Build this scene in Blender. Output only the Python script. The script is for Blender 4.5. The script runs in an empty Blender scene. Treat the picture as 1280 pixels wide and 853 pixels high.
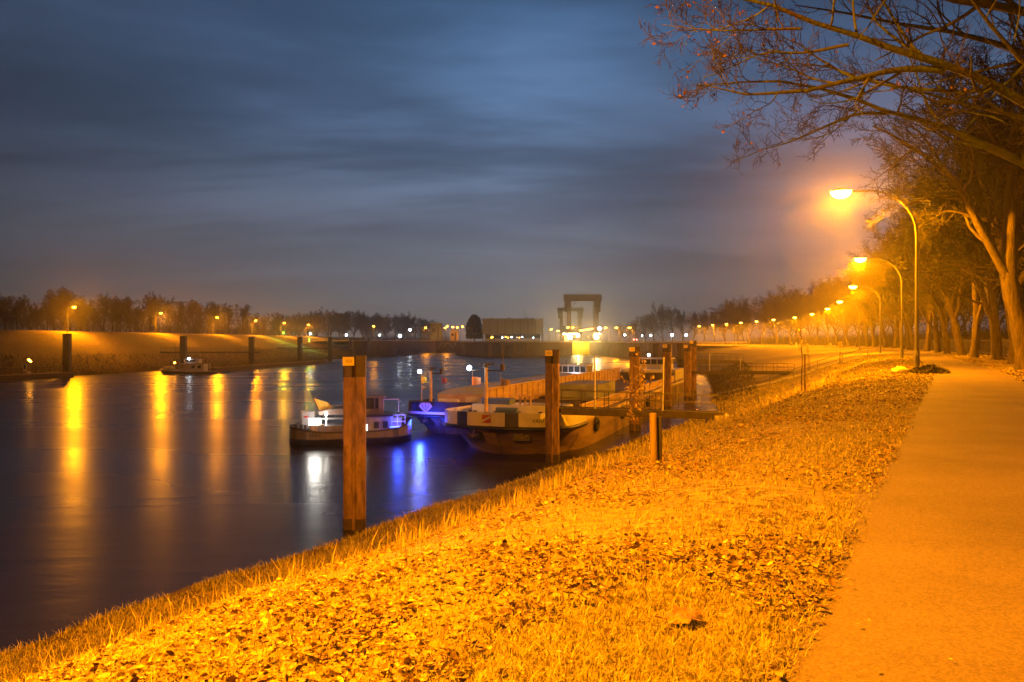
import bpy, math, random
import numpy as np
from mathutils import Vector, Matrix

SC = bpy.context.scene
COL = SC.collection
PI = math.pi
rnd = random.Random(7)

# ------------------------------------------------------------------ camera, sky, exposure
F, HY, CZ = 960.0, 426.5, 1.6
WATER_Z = -5.4
cam_data = bpy.data.cameras.new('camera')
cam_data.lens = 27.0
cam_data.sensor_width = 36.0
cam_data.clip_start = 0.1
cam_data.clip_end = 6000.0
cam = bpy.data.objects.new('camera', cam_data)
COL.objects.link(cam)
cam.location = (0, 0, CZ)
cam.rotation_euler = (PI / 2, 0, 0)
SC.camera = cam

SC.render.engine = 'CYCLES'
SC.view_settings.view_transform = 'Standard'
SC.view_settings.look = 'None'
SC.view_settings.exposure = 0.0
SC.view_settings.gamma = 1.0
SC.view_settings.use_curve_mapping = False
cy = SC.cycles
cy.use_denoising = True
try:
    cy.denoiser = 'OPENIMAGEDENOISE'
    cy.denoising_input_passes = 'RGB_ALBEDO_NORMAL'
except Exception:
    pass
cy.max_bounces = 5
cy.diffuse_bounces = 2
cy.glossy_bounces = 3
cy.transmission_bounces = 2
cy.volume_bounces = 0
cy.transparent_max_bounces = 8
cy.sample_clamp_direct = 0.0
cy.sample_clamp_indirect = 3.0
cy.use_light_tree = True
cy.caustics_reflective = False
cy.caustics_refractive = False

def make_world():
    w = bpy.data.worlds.new('World')
    SC.world = w
    w.use_nodes = True
    nt = w.node_tree
    N, L = nt.nodes, nt.links
    N.clear()
    out = N.new('ShaderNodeOutputWorld')
    bg = N.new('ShaderNodeBackground')
    L.new(bg.outputs[0], out.inputs[0])
    tc = N.new('ShaderNodeTexCoord')
    sep = N.new('ShaderNodeSeparateXYZ')
    L.new(tc.outputs['Generated'], sep.inputs[0])
    # elevation ramp: warm grey town glow low down, slate blue above
    ramp = N.new('ShaderNodeValToRGB')
    L.new(sep.outputs['Z'], ramp.inputs[0])
    cr = ramp.color_ramp
    cr.elements[0].position = 0.0
    cr.elements[0].color = (0.146, 0.126, 0.114, 1)
    cr.elements[1].position = 1.0
    cr.elements[1].color = (0.004, 0.008, 0.018, 1)
    for p, c in ((0.05, (0.142, 0.138, 0.146, 1)), (0.13, (0.122, 0.140, 0.188, 1)), (0.27, (0.092, 0.158, 0.285, 1)),
                 (0.40, (0.076, 0.160, 0.320, 1)), (0.52, (0.030, 0.058, 0.120, 1)), (0.65, (0.008, 0.016, 0.034, 1))):
        e = cr.elements.new(p)
        e.color = c
    # darker, bluer to the left, paler above the town
    az = N.new('ShaderNodeMapRange')
    L.new(sep.outputs['X'], az.inputs[0])
    az.inputs[1].default_value = -0.55
    az.inputs[2].default_value = 0.0
    az.inputs[3].default_value = 0.34
    az.inputs[4].default_value = 0.95
    az2 = N.new('ShaderNodeMapRange'); az2.interpolation_type = 'SMOOTHSTEP'
    L.new(sep.outputs['X'], az2.inputs[0])
    for k, v in zip((1, 2, 3, 4), (-0.02, .24, 1.0, .60)): az2.inputs[k].default_value = v
    # long-exposure clouds drawn out sideways on a flat layer
    den = N.new('ShaderNodeMath'); den.operation = 'ADD'
    L.new(sep.outputs['Z'], den.inputs[0]); den.inputs[1].default_value = 0.10
    dx = N.new('ShaderNodeMath'); dx.operation = 'DIVIDE'
    dy = N.new('ShaderNodeMath'); dy.operation = 'DIVIDE'
    L.new(sep.outputs['X'], dx.inputs[0]); L.new(den.outputs[0], dx.inputs[1])
    L.new(sep.outputs['Y'], dy.inputs[0]); L.new(den.outputs[0], dy.inputs[1])
    cmb = N.new('ShaderNodeCombineXYZ')
    L.new(dx.outputs[0], cmb.inputs[0]); L.new(dy.outputs[0], cmb.inputs[1])
    def cloud(sx, sy, scale, detail, lo, hi, a, b, off):
        mp = N.new('ShaderNodeMapping')
        L.new(cmb.outputs[0], mp.inputs[0])
        mp.inputs['Scale'].default_value = (sx, sy, 1)
        mp.inputs['Location'].default_value = (off, off * 0.7, 0)
        mp.inputs['Rotation'].default_value = (0, 0, 0.12)
        nz = N.new('ShaderNodeTexNoise')
        nz.inputs['Scale'].default_value = scale
        nz.inputs['Detail'].default_value = detail
        nz.inputs['Roughness'].default_value = 0.55
        nz.inputs['Distortion'].default_value = 0.4
        L.new(mp.outputs[0], nz.inputs['Vector'])
        mr = N.new('ShaderNodeMapRange')
        mr.interpolation_type = 'SMOOTHSTEP'
        L.new(nz.outputs[0], mr.inputs[0])
        for k, v in zip((1, 2, 3, 4), (lo, hi, a, b)):
            mr.inputs[k].default_value = v
        return mr
    c1 = cloud(0.30, 0.62, 1.0, 5.0, 0.38, 0.62, 0.52, 1.20, 1.0)
    c2 = cloud(0.9, 2.4, 1.2, 5.0, 0.34, 0.66, 0.93, 1.06, 8.4)
    m1 = N.new('ShaderNodeMath'); m1.operation = 'MULTIPLY'
    L.new(c1.outputs[0], m1.inputs[0]); L.new(c2.outputs[0], m1.inputs[1])
    # clouds matter less in the thick air low down
    fade = N.new('ShaderNodeMapRange')
    L.new(sep.outputs['Z'], fade.inputs[0])
    fade.inputs[1].default_value = 0.03
    fade.inputs[2].default_value = 0.24
    mixf = N.new('ShaderNodeMix'); mixf.data_type = 'FLOAT'
    L.new(fade.outputs[0], mixf.inputs[0])
    mixf.inputs[2].default_value = 1.0
    L.new(m1.outputs[0], mixf.inputs[3])
    bk = N.new('ShaderNodeMapRange')
    L.new(sep.outputs['Y'], bk.inputs[0])
    for k, v in zip((1, 2, 3, 4), (-.3, .55, .10, 1.0)): bk.inputs[k].default_value = v
    m3 = N.new('ShaderNodeMath'); m3.operation = 'MULTIPLY'
    L.new(mixf.outputs[0], m3.inputs[0]); L.new(bk.outputs[0], m3.inputs[1])
    m2 = N.new('ShaderNodeMath'); m2.operation = 'MULTIPLY'
    azm = N.new('ShaderNodeMath'); azm.operation = 'MULTIPLY'
    L.new(az.outputs[0], azm.inputs[0]); L.new(az2.outputs[0], azm.inputs[1])
    L.new(m3.outputs[0], m2.inputs[0]); L.new(azm.outputs[0], m2.inputs[1])
    mul = N.new('ShaderNodeVectorMath'); mul.operation = 'SCALE'
    L.new(ramp.outputs[0], mul.inputs[0]); L.new(m2.outputs[0], mul.inputs['Scale'])
    # what is left of the twilight
    sky = N.new('ShaderNodeTexSky')
    sky.sky_type = 'NISHITA'
    sky.sun_disc = False
    sky.sun_elevation = math.radians(-4.0)
    sky.sun_rotation = math.radians(250)
    sc2 = N.new('ShaderNodeVectorMath'); sc2.operation = 'SCALE'
    L.new(sky.outputs[0], sc2.inputs[0]); sc2.inputs['Scale'].default_value = 0.05
    add = N.new('ShaderNodeVectorMath'); add.operation = 'ADD'
    L.new(mul.outputs[0], add.inputs[0]); L.new(sc2.outputs[0], add.inputs[1])
    L.new(add.outputs[0], bg.inputs['Color'])
    bg.inputs['Strength'].default_value = 1.45
make_world()

HAZE_DENSITY = 0.00045
SODIUM = (1.0, 0.305, 0.0)
P_AVENUE = 38000.0     # watts of each avenue lamp
P_DIKE = 24000.0

# ------------------------------------------------------------------ helpers
def at(px, py, d):
    return Vector(((px - 640.0) / F * d, d, CZ - (py - HY) / F * d))

def link_mesh(name, me, mats, parent=None):
    if not isinstance(mats, (list, tuple)):
        mats = [mats]
    for m in mats:
        me.materials.append(m)
    o = bpy.data.objects.new(name, me)
    COL.objects.link(o)
    if parent:
        o.parent = parent
    return o

def tag(o, label=None, cat=None, group=None, kind=None):
    if label: o['label'] = label
    if cat: o['category'] = cat
    if group: o['group'] = group
    if kind: o['kind'] = kind
    return o

def empty(name, loc=(0, 0, 0), rz=0.0, label=None, cat=None, group=None):
    o = bpy.data.objects.new(name, None)
    COL.objects.link(o)
    o.location = loc
    o.rotation_euler = (0, 0, rz)
    o.empty_display_size = 0.3
    return tag(o, label, cat, group)

def copy_tree(o, parent=None):
    c = o.copy()
    COL.objects.link(c)
    if parent:
        c.parent = parent
    for ch in list(o.children):
        copy_tree(ch, c)
    return c

class MB:
    """collects shapes into one mesh"""
    def __init__(self):
        self.v, self.f, self.m, self.s = [], [], [], []
    def add(self, verts, faces, mat=0, smooth=False):
        b = len(self.v)
        self.v.extend([tuple(p) for p in verts])
        for f in faces:
            self.f.append([i + b for i in f])
            self.m.append(mat)
            self.s.append(smooth)
        return self
    def box(self, c, s, rz=0.0, mat=0, bev=0.0):
        cx, cy_, cz = c
        hx, hy, hz = s[0] / 2, s[1] / 2, s[2] / 2
        ca, sa = math.cos(rz), math.sin(rz)
        if bev > 0:
            b = min(bev, hx * .9, hy * .9)
            ring = [(-hx + b, -hy), (hx - b, -hy), (hx, -hy + b), (hx, hy - b), (hx - b, hy), (-hx + b, hy), (-hx, hy - b), (-hx, -hy + b)]
        else:
            ring = [(-hx, -hy), (hx, -hy), (hx, hy), (-hx, hy)]
        pts = [(cx + x * ca - y * sa, cy_ + x * sa + y * ca) for x, y in ring]
        return self.prism(pts, cz - hz, cz + hz, mat)
    def prism(self, pts, z0, z1, mat=0, top=True, bottom=True, topmat=None):
        n = len(pts)
        v = [(p[0], p[1], z0) for p in pts] + [(p[0], p[1], z1) for p in pts]
        f = [[i, (i + 1) % n, (i + 1) % n + n, i + n] for i in range(n)]
        self.add(v, f, mat)
        if top: self.add([(p[0], p[1], z1) for p in pts], [list(range(n))], mat if topmat is None else topmat)
        if bottom: self.add([(p[0], p[1], z0) for p in pts], [list(range(n))[::-1]], mat)
        return self
    def tube(self, pts, radii, n=8, mat=0, cap=True, smooth=True):
        pts = [Vector(p) for p in pts]
        if not isinstance(radii, (list, tuple)):
            radii = [radii] * len(pts)
        mean = (pts[-1] - pts[0])
        ref = Vector((1, 0, 0)) if abs(mean.z) > 0.7 * max(mean.length, 1e-6) else Vector((0, 0, 1))
        v = []
        for i, p in enumerate(pts):
            t = (pts[min(i + 1, len(pts) - 1)] - pts[max(i - 1, 0)])
            if t.length < 1e-9: t = Vector((0, 0, 1))
            t.normalize()
            a = t.cross(ref)
            if a.length < 1e-5: a = t.cross(Vector((0, 1, 0)))
            a.normalize()
            b = t.cross(a)
            for k in range(n):
                an = 2 * PI * k / n
                v.append(p + (a * math.cos(an) + b * math.sin(an)) * radii[i])
        f = []
        for i in range(len(pts) - 1):
            for k in range(n):
                f.append([i * n + k, i * n + (k + 1) % n, (i + 1) * n + (k + 1) % n, (i + 1) * n + k])
        self.add(v, f, mat, smooth)
        if cap:
            self.add(v[:n], [list(range(n))[::-1]], mat)
            self.add(v[-n:], [list(range(n))], mat)
        return self
    def bar(self, p0, p1, r, n=6, mat=0):
        return self.tube([p0, p1], r, n, mat, smooth=n > 5)
    def ball(self, c, r, seg=10, rings=6, mat=0, sx=1, sy=1, sz=1, zmin=-1.0, zmax=1.0):
        v, f = [], []
        for i in range(rings + 1):
            zz = zmin + (zmax - zmin) * i / rings
            zz = max(-1, min(1, zz))
            ph = math.asin(zz)
            ph = math.asin(zmin) + (math.asin(zmax) - math.asin(zmin)) * i / rings
            for k in range(seg):
                th = 2 * PI * k / seg
                v.append((c[0] + r * sx * math.cos(ph) * math.cos(th), c[1] + r * sy * math.cos(ph) * math.sin(th), c[2] + r * sz * math.sin(ph)))
        for i in range(rings):
            for k in range(seg):
                f.append([i * seg + k, i * seg + (k + 1) % seg, (i + 1) * seg + (k + 1) % seg, (i + 1) * seg + k])
        return self.add(v, f, mat, True)
    def build(self, name, mats, parent=None):
        me = bpy.data.meshes.new(name)
        me.from_pydata(self.v, [], self.f)
        me.polygons.foreach_set('material_index', self.m)
        me.polygons.foreach_set('use_smooth', self.s)
        me.update()
        return link_mesh(name, me, mats, parent)

def np_mesh(name, V, Q=None, T=None, mq=None, mt=None, smooth=True):
    Q = np.zeros((0, 4), np.int64) if Q is None else Q
    T = np.zeros((0, 3), np.int64) if T is None else T
    me = bpy.data.meshes.new(name)
    me.vertices.add(len(V))
    me.vertices.foreach_set('co', np.ascontiguousarray(V, np.float32).ravel())
    nl = Q.size + T.size
    me.loops.add(nl)
    me.loops.foreach_set('vertex_index', np.concatenate([Q.ravel(), T.ravel()]).astype(np.int32))
    npoly = len(Q) + len(T)
    me.polygons.add(npoly)
    ls = np.concatenate([np.arange(len(Q)) * 4, Q.size + np.arange(len(T)) * 3]).astype(np.int32)
    me.polygons.foreach_set('loop_start', ls)
    mi = np.concatenate([np.zeros(len(Q), np.int32) if mq is None else mq, np.zeros(len(T), np.int32) if mt is None else mt]).astype(np.int32)
    me.polygons.foreach_set('material_index', mi)
    me.polygons.foreach_set('use_smooth', np.full(npoly, smooth, bool))
    me.update(calc_edges=True)
    me.validate()
    return me

# ------------------------------------------------------------------ materials
def mat(name, col, rough=0.7, metal=0.0, noise=0.0, nscale=6.0, bump=0.0, bscale=None, col2=None, stretch=(1, 1, 1), spec=0.4, coord='Object'):
    m = bpy.data.materials.new(name)
    m.use_nodes = True
    nt = m.node_tree
    N, L = nt.nodes, nt.links
    b = N['Principled BSDF']
    b.inputs['Roughness'].default_value = rough
    b.inputs['Metallic'].default_value = metal
    b.inputs['Specular IOR Level'].default_value = spec
    b.inputs['Base Color'].default_value = (*col, 1)
    if noise > 0 or bump > 0 or col2:
        tc = N.new('ShaderNodeTexCoord')
        mp = N.new('ShaderNodeMapping')
        mp.inputs['Scale'].default_value = stretch
        L.new(tc.outputs[coord], mp.inputs[0])
        nz = N.new('ShaderNodeTexNoise')
        nz.inputs['Scale'].default_value = nscale
        nz.inputs['Detail'].default_value = 6
        nz.inputs['Roughness'].default_value = 0.65
        L.new(mp.outputs[0], nz.inputs['Vector'])
        mr = N.new('ShaderNodeMapRange')
        mr.inputs[1].default_value = 0.32
        mr.inputs[2].default_value = 0.68
        L.new(nz.outputs[0], mr.inputs[0])
        mx = N.new('ShaderNodeMix'); mx.data_type = 'RGBA'
        L.new(mr.outputs[0], mx.inputs[0])
        c2 = col2 if col2 else tuple(max(0.0, c * (1 - noise)) for c in col)
        c1 = col if col2 else tuple(min(1.0, c * (1 + noise * 0.6)) for c in col)
        mx.inputs[6].default_value = (*c1, 1)
        mx.inputs[7].default_value = (*c2, 1)
        L.new(mx.outputs[2], b.inputs['Base Color'])
        if bump > 0:
            nb = N.new('ShaderNodeTexNoise')
            nb.inputs['Scale'].default_value = bscale or nscale * 3
            nb.inputs['Detail'].default_value = 5
            L.new(mp.outputs[0], nb.inputs['Vector'])
            bp = N.new('ShaderNodeBump')
            bp.inputs['Strength'].default_value = bump
            bp.inputs['Distance'].default_value = 0.05
            L.new(nb.outputs[0], bp.inputs['Height'])
            L.new(bp.outputs[0], b.inputs['Normal'])
    return m

def glow(name, col, strength, sample=False):
    m = bpy.data.materials.new(name)
    m.use_nodes = True
    N = m.node_tree.nodes
    b = N['Principled BSDF']
    b.inputs['Base Color'].default_value = (0.4, 0.4, 0.4, 1)
    b.inputs['Emission Color'].default_value = (*col, 1)
    b.inputs['Emission Strength'].default_value = strength
    if not sample:
        try: m.cycles.emission_sampling = 'NONE'
        except Exception: pass
    return m

M = {}
M['pole'] = mat('painted_pole', (0.10, 0.095, 0.085), 0.55, 0.0, noise=0.25, nscale=3)
M['housing'] = mat('lamp_housing', (0.28, 0.28, 0.27), 0.5)
M['lens'] = glow('sodium_lens', (1.0, 0.40, 0.035), 40.0)
M['lens_small'] = glow('sodium_lens_far', (1.0, 0.36, 0.02), 55.0)
M['lens_white'] = glow('white_lamp', (0.85, 0.95, 1.0), 50.0, True)
M['lens_warm'] = glow('floodlight_lens', (1.0, 0.80, 0.45), 90.0)
M['lens_red'] = glow('tail_light_lens', (1.0, 0.10, 0.08), 18.0, True)
M['lens_blue'] = glow('blue_lamp', (0.03, 0.10, 1.0), 5.0)
M['lens_green'] = glow('green_lamp', (0.35, 1.0, 0.05), 20.0)
M['lens_deck'] = glow('deck_floodlight', (1.0, 0.97, 0.86), 30.0)
M['lit_window'] = glow('lit_window', (1.0, 0.93, 0.8), 4.0)
M['screen'] = glow('bridge_screen', (0.05, 0.3, 0.9), 3.0)
M['rust'] = mat('weathered_steel', (0.30, 0.185, 0.085), 0.75, 0.0, nscale=1.9, col2=(0.075, 0.042, 0.020), bump=0.35, bscale=9, stretch=(2.4, 2.4, 0.7))
M['rust_dark'] = mat('tarred_steel', (0.050, 0.034, 0.024), 0.6, 0.0, noise=0.5, nscale=3, bump=0.2)
M['yellow_plate'] = mat('yellow_plate', (0.62, 0.50, 0.06), 0.5, noise=0.15, nscale=6)
M['ink'] = mat('black_lettering', (0.015, 0.014, 0.014), 0.6)
M['dark_steel'] = mat('dark_steel', (0.055, 0.045, 0.038), 0.55, 0.2, noise=0.4, nscale=4)
M['white_paint'] = mat('white_paint', (0.52, 0.50, 0.50), 0.45, noise=0.12, nscale=2)
M['hull_white'] = mat('worn_white_hull', (0.12, 0.11, 0.12), 0.5, noise=0.3, nscale=1.5)
M['hull_black'] = mat('black_hull', (0.022, 0.021, 0.022), 0.5, noise=0.5, nscale=1.5)
M['hull_rust'] = mat('hull_plates', (0.25, 0.17, 0.10), 0.6, 0.0, nscale=0.9, col2=(0.09, 0.058, 0.035), bump=0.12, bscale=3, stretch=(0.5, 0.25, 2.2))
M['hull_dark'] = mat('dark_hull_plates', (0.13, 0.115, 0.105), 0.5, 0.0, noise=0.5, nscale=1.0, bump=0.1, bscale=3)
M['grey_deck'] = mat('grey_deck', (0.20, 0.215, 0.23), 0.6, noise=0.3, nscale=1.2)
M['coaming'] = mat('coaming_paint', (0.44, 0.31, 0.20), 0.6, noise=0.3, nscale=0.9, stretch=(1, .5, 3))
M['hold'] = mat('hold_steel', (0.09, 0.07, 0.06), 0.7, noise=0.4, nscale=1.3)
M['hatch'] = mat('hatch_cover', (0.36, 0.39, 0.42), 0.45, 0.3, noise=0.15, nscale=1.0)
M['glass'] = mat('dark_glass', (0.03, 0.04, 0.05), 0.08, 0.0, spec=0.8)
M['flag_orange'] = mat('faded_flag', (0.62, 0.30, 0.16), 0.8, noise=0.15, nscale=4)
M['flag_yellow'] = mat('yellow_flag', (0.60, 0.42, 0.06), 0.8)
M['flag_multi'] = mat('striped_flag', (0.50, 0.33, 0.08), 0.8, nscale=3.0, col2=(0.10, 0.05, 0.03))
M['flag_red'] = mat('red_flag', (0.35, 0.06, 0.04), 0.8)
M['wood'] = mat('weathered_wood', (0.30, 0.21, 0.12), 0.85, nscale=2.5, col2=(0.13, 0.085, 0.05), bump=0.4, bscale=12, stretch=(4, 4, 0.5))
M['wood_dark'] = mat('dark_wood', (0.055, 0.050, 0.032), 0.85, noise=0.4, nscale=5)  # plain dark wood tone, also used for the leaf heap
M['bark'] = mat('tree_bark', (0.13, 0.095, 0.045), 0.9, nscale=2.6, col2=(0.035, 0.026, 0.014), bump=0.8, bscale=9, stretch=(2.2, 2.2, 0.6))
M['bark_moss'] = mat('mossy_bark', (0.085, 0.135, 0.012), 0.9, nscale=0.8, col2=(0.085, 0.060, 0.026), bump=0.8, bscale=10)
M['twig'] = mat('twigs', (0.038, 0.028, 0.019), 0.85)
M['twig_olive'] = mat('olive_twigs', (0.034, 0.030, 0.012), 0.85)  # dark olive twigs of the avenue and the two big trees
M['bark_fork'] = mat('old_bark', (0.12, 0.09, 0.036), 0.95, nscale=2.8, col2=(0.034, 0.026, 0.013), bump=1.0, bscale=7, stretch=(2.6, 2.6, 0.5))
M['dry_leaf'] = mat('clinging_leaf', (0.16, 0.075, 0.025), 0.7, noise=0.4, nscale=0.7)
M['yellow_leaf'] = mat('yellow_leaf', (0.58, 0.42, 0.11), 0.65, noise=0.3, nscale=2)
M['sheet'] = mat('sheet_piling', (0.20, 0.155, 0.125), 0.7, 0.0, nscale=0.12, col2=(0.10, 0.075, 0.062), stretch=(1, 1, 2.5))
M['concrete'] = mat('concrete', (0.40, 0.37, 0.33), 0.85, noise=0.2, nscale=0.3)
M['quay'] = mat('quay_paving', (0.34, 0.29, 0.22), 0.9, noise=0.3, nscale=0.25)
M['cladding'] = mat('grey_cladding', (0.58, 0.68, 0.86), 0.6, noise=0.05, nscale=0.2)
M['joint'] = mat('cladding_joint', (0.10, 0.095, 0.1), 0.7)
M['gate_yellow'] = mat('lock_gate_paint', (0.55, 0.42, 0.10), 0.6, noise=0.2, nscale=0.5)
M['gantry'] = mat('gantry_concrete', (0.22, 0.17, 0.14), 0.8, noise=0.2, nscale=0.3)
M['green_shed'] = mat('green_cladding', (0.13, 0.17, 0.09), 0.7, noise=0.2, nscale=0.5)
M['blue_paint'] = mat('blue_paint', (0.06, 0.10, 0.28), 0.5)
M['red_paint'] = mat('red_paint', (0.40, 0.04, 0.04), 0.5)
M['car_paint'] = mat('car_paint', (0.26, 0.21, 0.19), 0.3, 0.2)
M['tyre'] = mat('black_rubber', (0.02, 0.02, 0.02), 0.8)
M['stone'] = mat('pale_stone', (0.55, 0.47, 0.30), 0.85, noise=0.3, nscale=5, bump=0.5)
M['evergreen'] = mat('evergreen', (0.035, 0.04, 0.022), 0.85, noise=0.4, nscale=1)

# ------------------------------------------------------------------ terrain shape
def interp(y, ys, xs):
    return np.interp(y, ys, xs)

_PY = [-100, 3.6, 38.7, 71.5, 108, 149, 183, 220, 253, 300, 400, 1300]
_PX = [-57.8, 1.3, 21.4, 37.6, 53.4, 69.5, 81.0, 91.5, 98.5, 102, 102, 102]
def xp(y): return interp(y, _PY, _PX)          # left edge of the footpath
_WY = [-100, 27, 76, 90, 110, 149, 200, 285, 340, 1300]
_WX = [-75.1, -5.9, 20.8, 23.4, 28.5, 37.5, 47.0, 58.0, 60.0, 60.0]
def xw(y): return interp(y, _WY, _WX)          # water's edge below it
PATH_W = 3.5
_LY = [-100, 100, 135, 160, 200, 270, 340, 1300]
_LX = [-118, -105, -96, -86, -78, -70, -66, -64]
def xl(y): return interp(y, _LY, _LX)          # water's edge on the far bank
def xlc(y): return interp(y, [-100, 100, 175, 260, 340, 1300], [-140, -122, -101, -100, -100, -98])   # crest of the far dike
_PF = np.array([0, .09, .22, .36, .44, .52, .66, .80, 1.0, 1.25, 1.8])
_PZ = np.array([0.0, -.06, -.42, -1.35, -1.98, -2.85, -4.05, -4.85, -5.4, -6.6, -8.0])
_PZF = np.array([0.0, -.15, -.40, -.75, -1.0, -1.25, -1.8, -2.75, -5.4, -6.8, -8.0])
LEFT_H = 4.0

def bumps(x, y):
    return (0.045 * np.sin(x * 1.3 + 0.7 * y) * np.sin(y * 0.9 - 0.4 * x) + 0.03 * np.sin(x * 2.9 - y * 1.7 + 1.0)
            + 0.10 * np.sin(x * 0.21 + y * 0.17) * np.sin(y * 0.33 - x * 0.12))

def ground_z(x, y):
    x = np.asarray(x, float); y = np.asarray(y, float)
    p, w, l, c = xp(y), xw(y), xl(y), xlc(y)
    f = (p - x) / (p - w)
    wf = np.clip((y - 78) / 45, 0, 1)
    zr = np.interp(f, _PF, _PZ) * (1 - wf) + np.interp(f, _PF, _PZF) * wf
    zr = np.where(f > 0.03, zr + bumps(x, y) * np.clip((f - 0.03) / 0.1, 0, 1) * np.clip((1.6 - f) * 2, 0, 1), zr)
    beyond = x - (p + PATH_W)
    zr = np.where(beyond > 0, 0.02 + 0.12 * np.clip(beyond / 3.0, 0, 1) + 0.35 * bumps(x, y) * np.clip(beyond / 2, 0, 1), zr)
    g = (x - l) / (c - l)
    zl = np.interp(g, [-1.2, -0.4, 0.0, .12, .9, 1.05, 1.4, 3.0], [-8.0, -7.0, WATER_Z, -4.6, LEFT_H - .5, LEFT_H, LEFT_H, LEFT_H - .4])
    zl = np.where((g > -.2) & (g < 1.0), zl + bumps(x * .35, y * .35) * 2.2 * np.clip(g * 3, 0, 1) * np.clip((1 - g) * 4, 0, 1), zl)
    mid = 0.5 * (w + l)
    z = np.where(x > mid, zr, zl)
    s = np.clip((y - 505) / 40, 0, 1)
    s = s * s * (3 - 2 * s)
    inside = (x > c) & (x < p)
    z = np.where(inside, z * (1 - s) + 1.3 * s, z)
    return z

def gz(x, y):
    return float(ground_z(np.array([x]), np.array([y]))[0])

def terrain_material():
    m = bpy.data.materials.new('leaf_strewn_ground')
    m.use_nodes = True
    nt = m.node_tree; N, L = nt.nodes, nt.links
    b = N['Principled BSDF']
    b.inputs['Roughness'].default_value = 0.9
    b.inputs['Specular IOR Level'].default_value = 0.15
    tc = N.new('ShaderNodeTexCoord')
    vor = N.new('ShaderNodeTexVoronoi'); vor.inputs['Scale'].default_value = 11.0
    L.new(tc.outputs['Object'], vor.inputs['Vector'])
    vor2 = N.new('ShaderNodeTexVoronoi'); vor2.inputs['Scale'].default_value = 3.2
    L.new(tc.outputs['Object'], vor2.inputs['Vector'])
    sepc = N.new('ShaderNodeSeparateColor'); L.new(vor.outputs['Color'], sepc.inputs[0])
    r1 = N.new('ShaderNodeValToRGB'); L.new(sepc.outputs[0], r1.inputs[0])
    e = r1.color_ramp.elements
    e[0].position = 0; e[0].color = (0.075, 0.055, 0.028, 1)
    e[1].position = 1; e[1].color = (0.46, 0.34, 0.15, 1)
    x = r1.color_ramp.elements.new(0.35); x.color = (0.22, 0.16, 0.065, 1)
    x = r1.color_ramp.elements.new(0.7); x.color = (0.36, 0.26, 0.10, 1)
    nz = N.new('ShaderNodeTexNoise'); nz.inputs['Scale'].default_value = 0.35; nz.inputs['Detail'].default_value = 8; nz.inputs['Roughness'].default_value = .7
    L.new(tc.outputs['Object'], nz.inputs['Vector'])
    mr = N.new('ShaderNodeMapRange'); mr.inputs[1].default_value = .38; mr.inputs[2].default_value = .62
    L.new(nz.outputs[0], mr.inputs[0])
    mx = N.new('ShaderNodeMix'); mx.data_type = 'RGBA'
    L.new(mr.outputs[0], mx.inputs[0])
    L.new(r1.outputs[0], mx.inputs[6])
    mx.inputs[7].default_value = (0.25, 0.205, 0.07, 1)       # grass between the leaf patches
    sc = N.new('ShaderNodeSeparateXYZ'); L.new(tc.outputs['Object'], sc.inputs[0])
    # damp mud and dark scrub along the water
    hz = N.new('ShaderNodeMapRange'); hz.inputs[1].default_value = -5.2; hz.inputs[2].default_value = -3.4
    L.new(sc.outputs[2], hz.inputs[0])
    nz2 = N.new('ShaderNodeTexNoise'); nz2.inputs['Scale'].default_value = 0.8; nz2.inputs['Detail'].default_value = 6
    L.new(tc.outputs['Object'], nz2.inputs['Vector'])
    ad = N.new('ShaderNodeMath'); ad.operation = 'MULTIPLY_ADD'; ad.inputs[1].default_value = 0.9; ad.inputs[2].default_value = -0.45
    L.new(nz2.outputs[0], ad.inputs[0])
    sm = N.new('ShaderNodeMath'); sm.operation = 'ADD'; sm.use_clamp = True
    L.new(hz.outputs[0], sm.inputs[0]); L.new(ad.outputs[0], sm.inputs[1])
    mx2 = N.new('ShaderNodeMix'); mx2.data_type = 'RGBA'
    L.new(sm.outputs[0], mx2.inputs[0])
    mx2.inputs[6].default_value = (0.13, 0.090, 0.045, 1)
    L.new(mx.outputs[2], mx2.inputs[7])
    L.new(mx2.outputs[2], b.inputs['Base Color'])
    bp = N.new('ShaderNodeBump'); bp.inputs['Strength'].default_value = 0.9; bp.inputs['Distance'].default_value = 0.08
    addh = N.new('ShaderNodeMath'); addh.operation = 'MULTIPLY_ADD'; addh.inputs[1].default_value = 0.6
    L.new(vor2.outputs['Distance'], addh.inputs[0]); L.new(sepc.outputs[1], addh.inputs[2])
    L.new(addh.outputs[0], bp.inputs['Height'])
    L.new(bp.outputs[0], b.inputs['Normal'])
    return m

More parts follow.
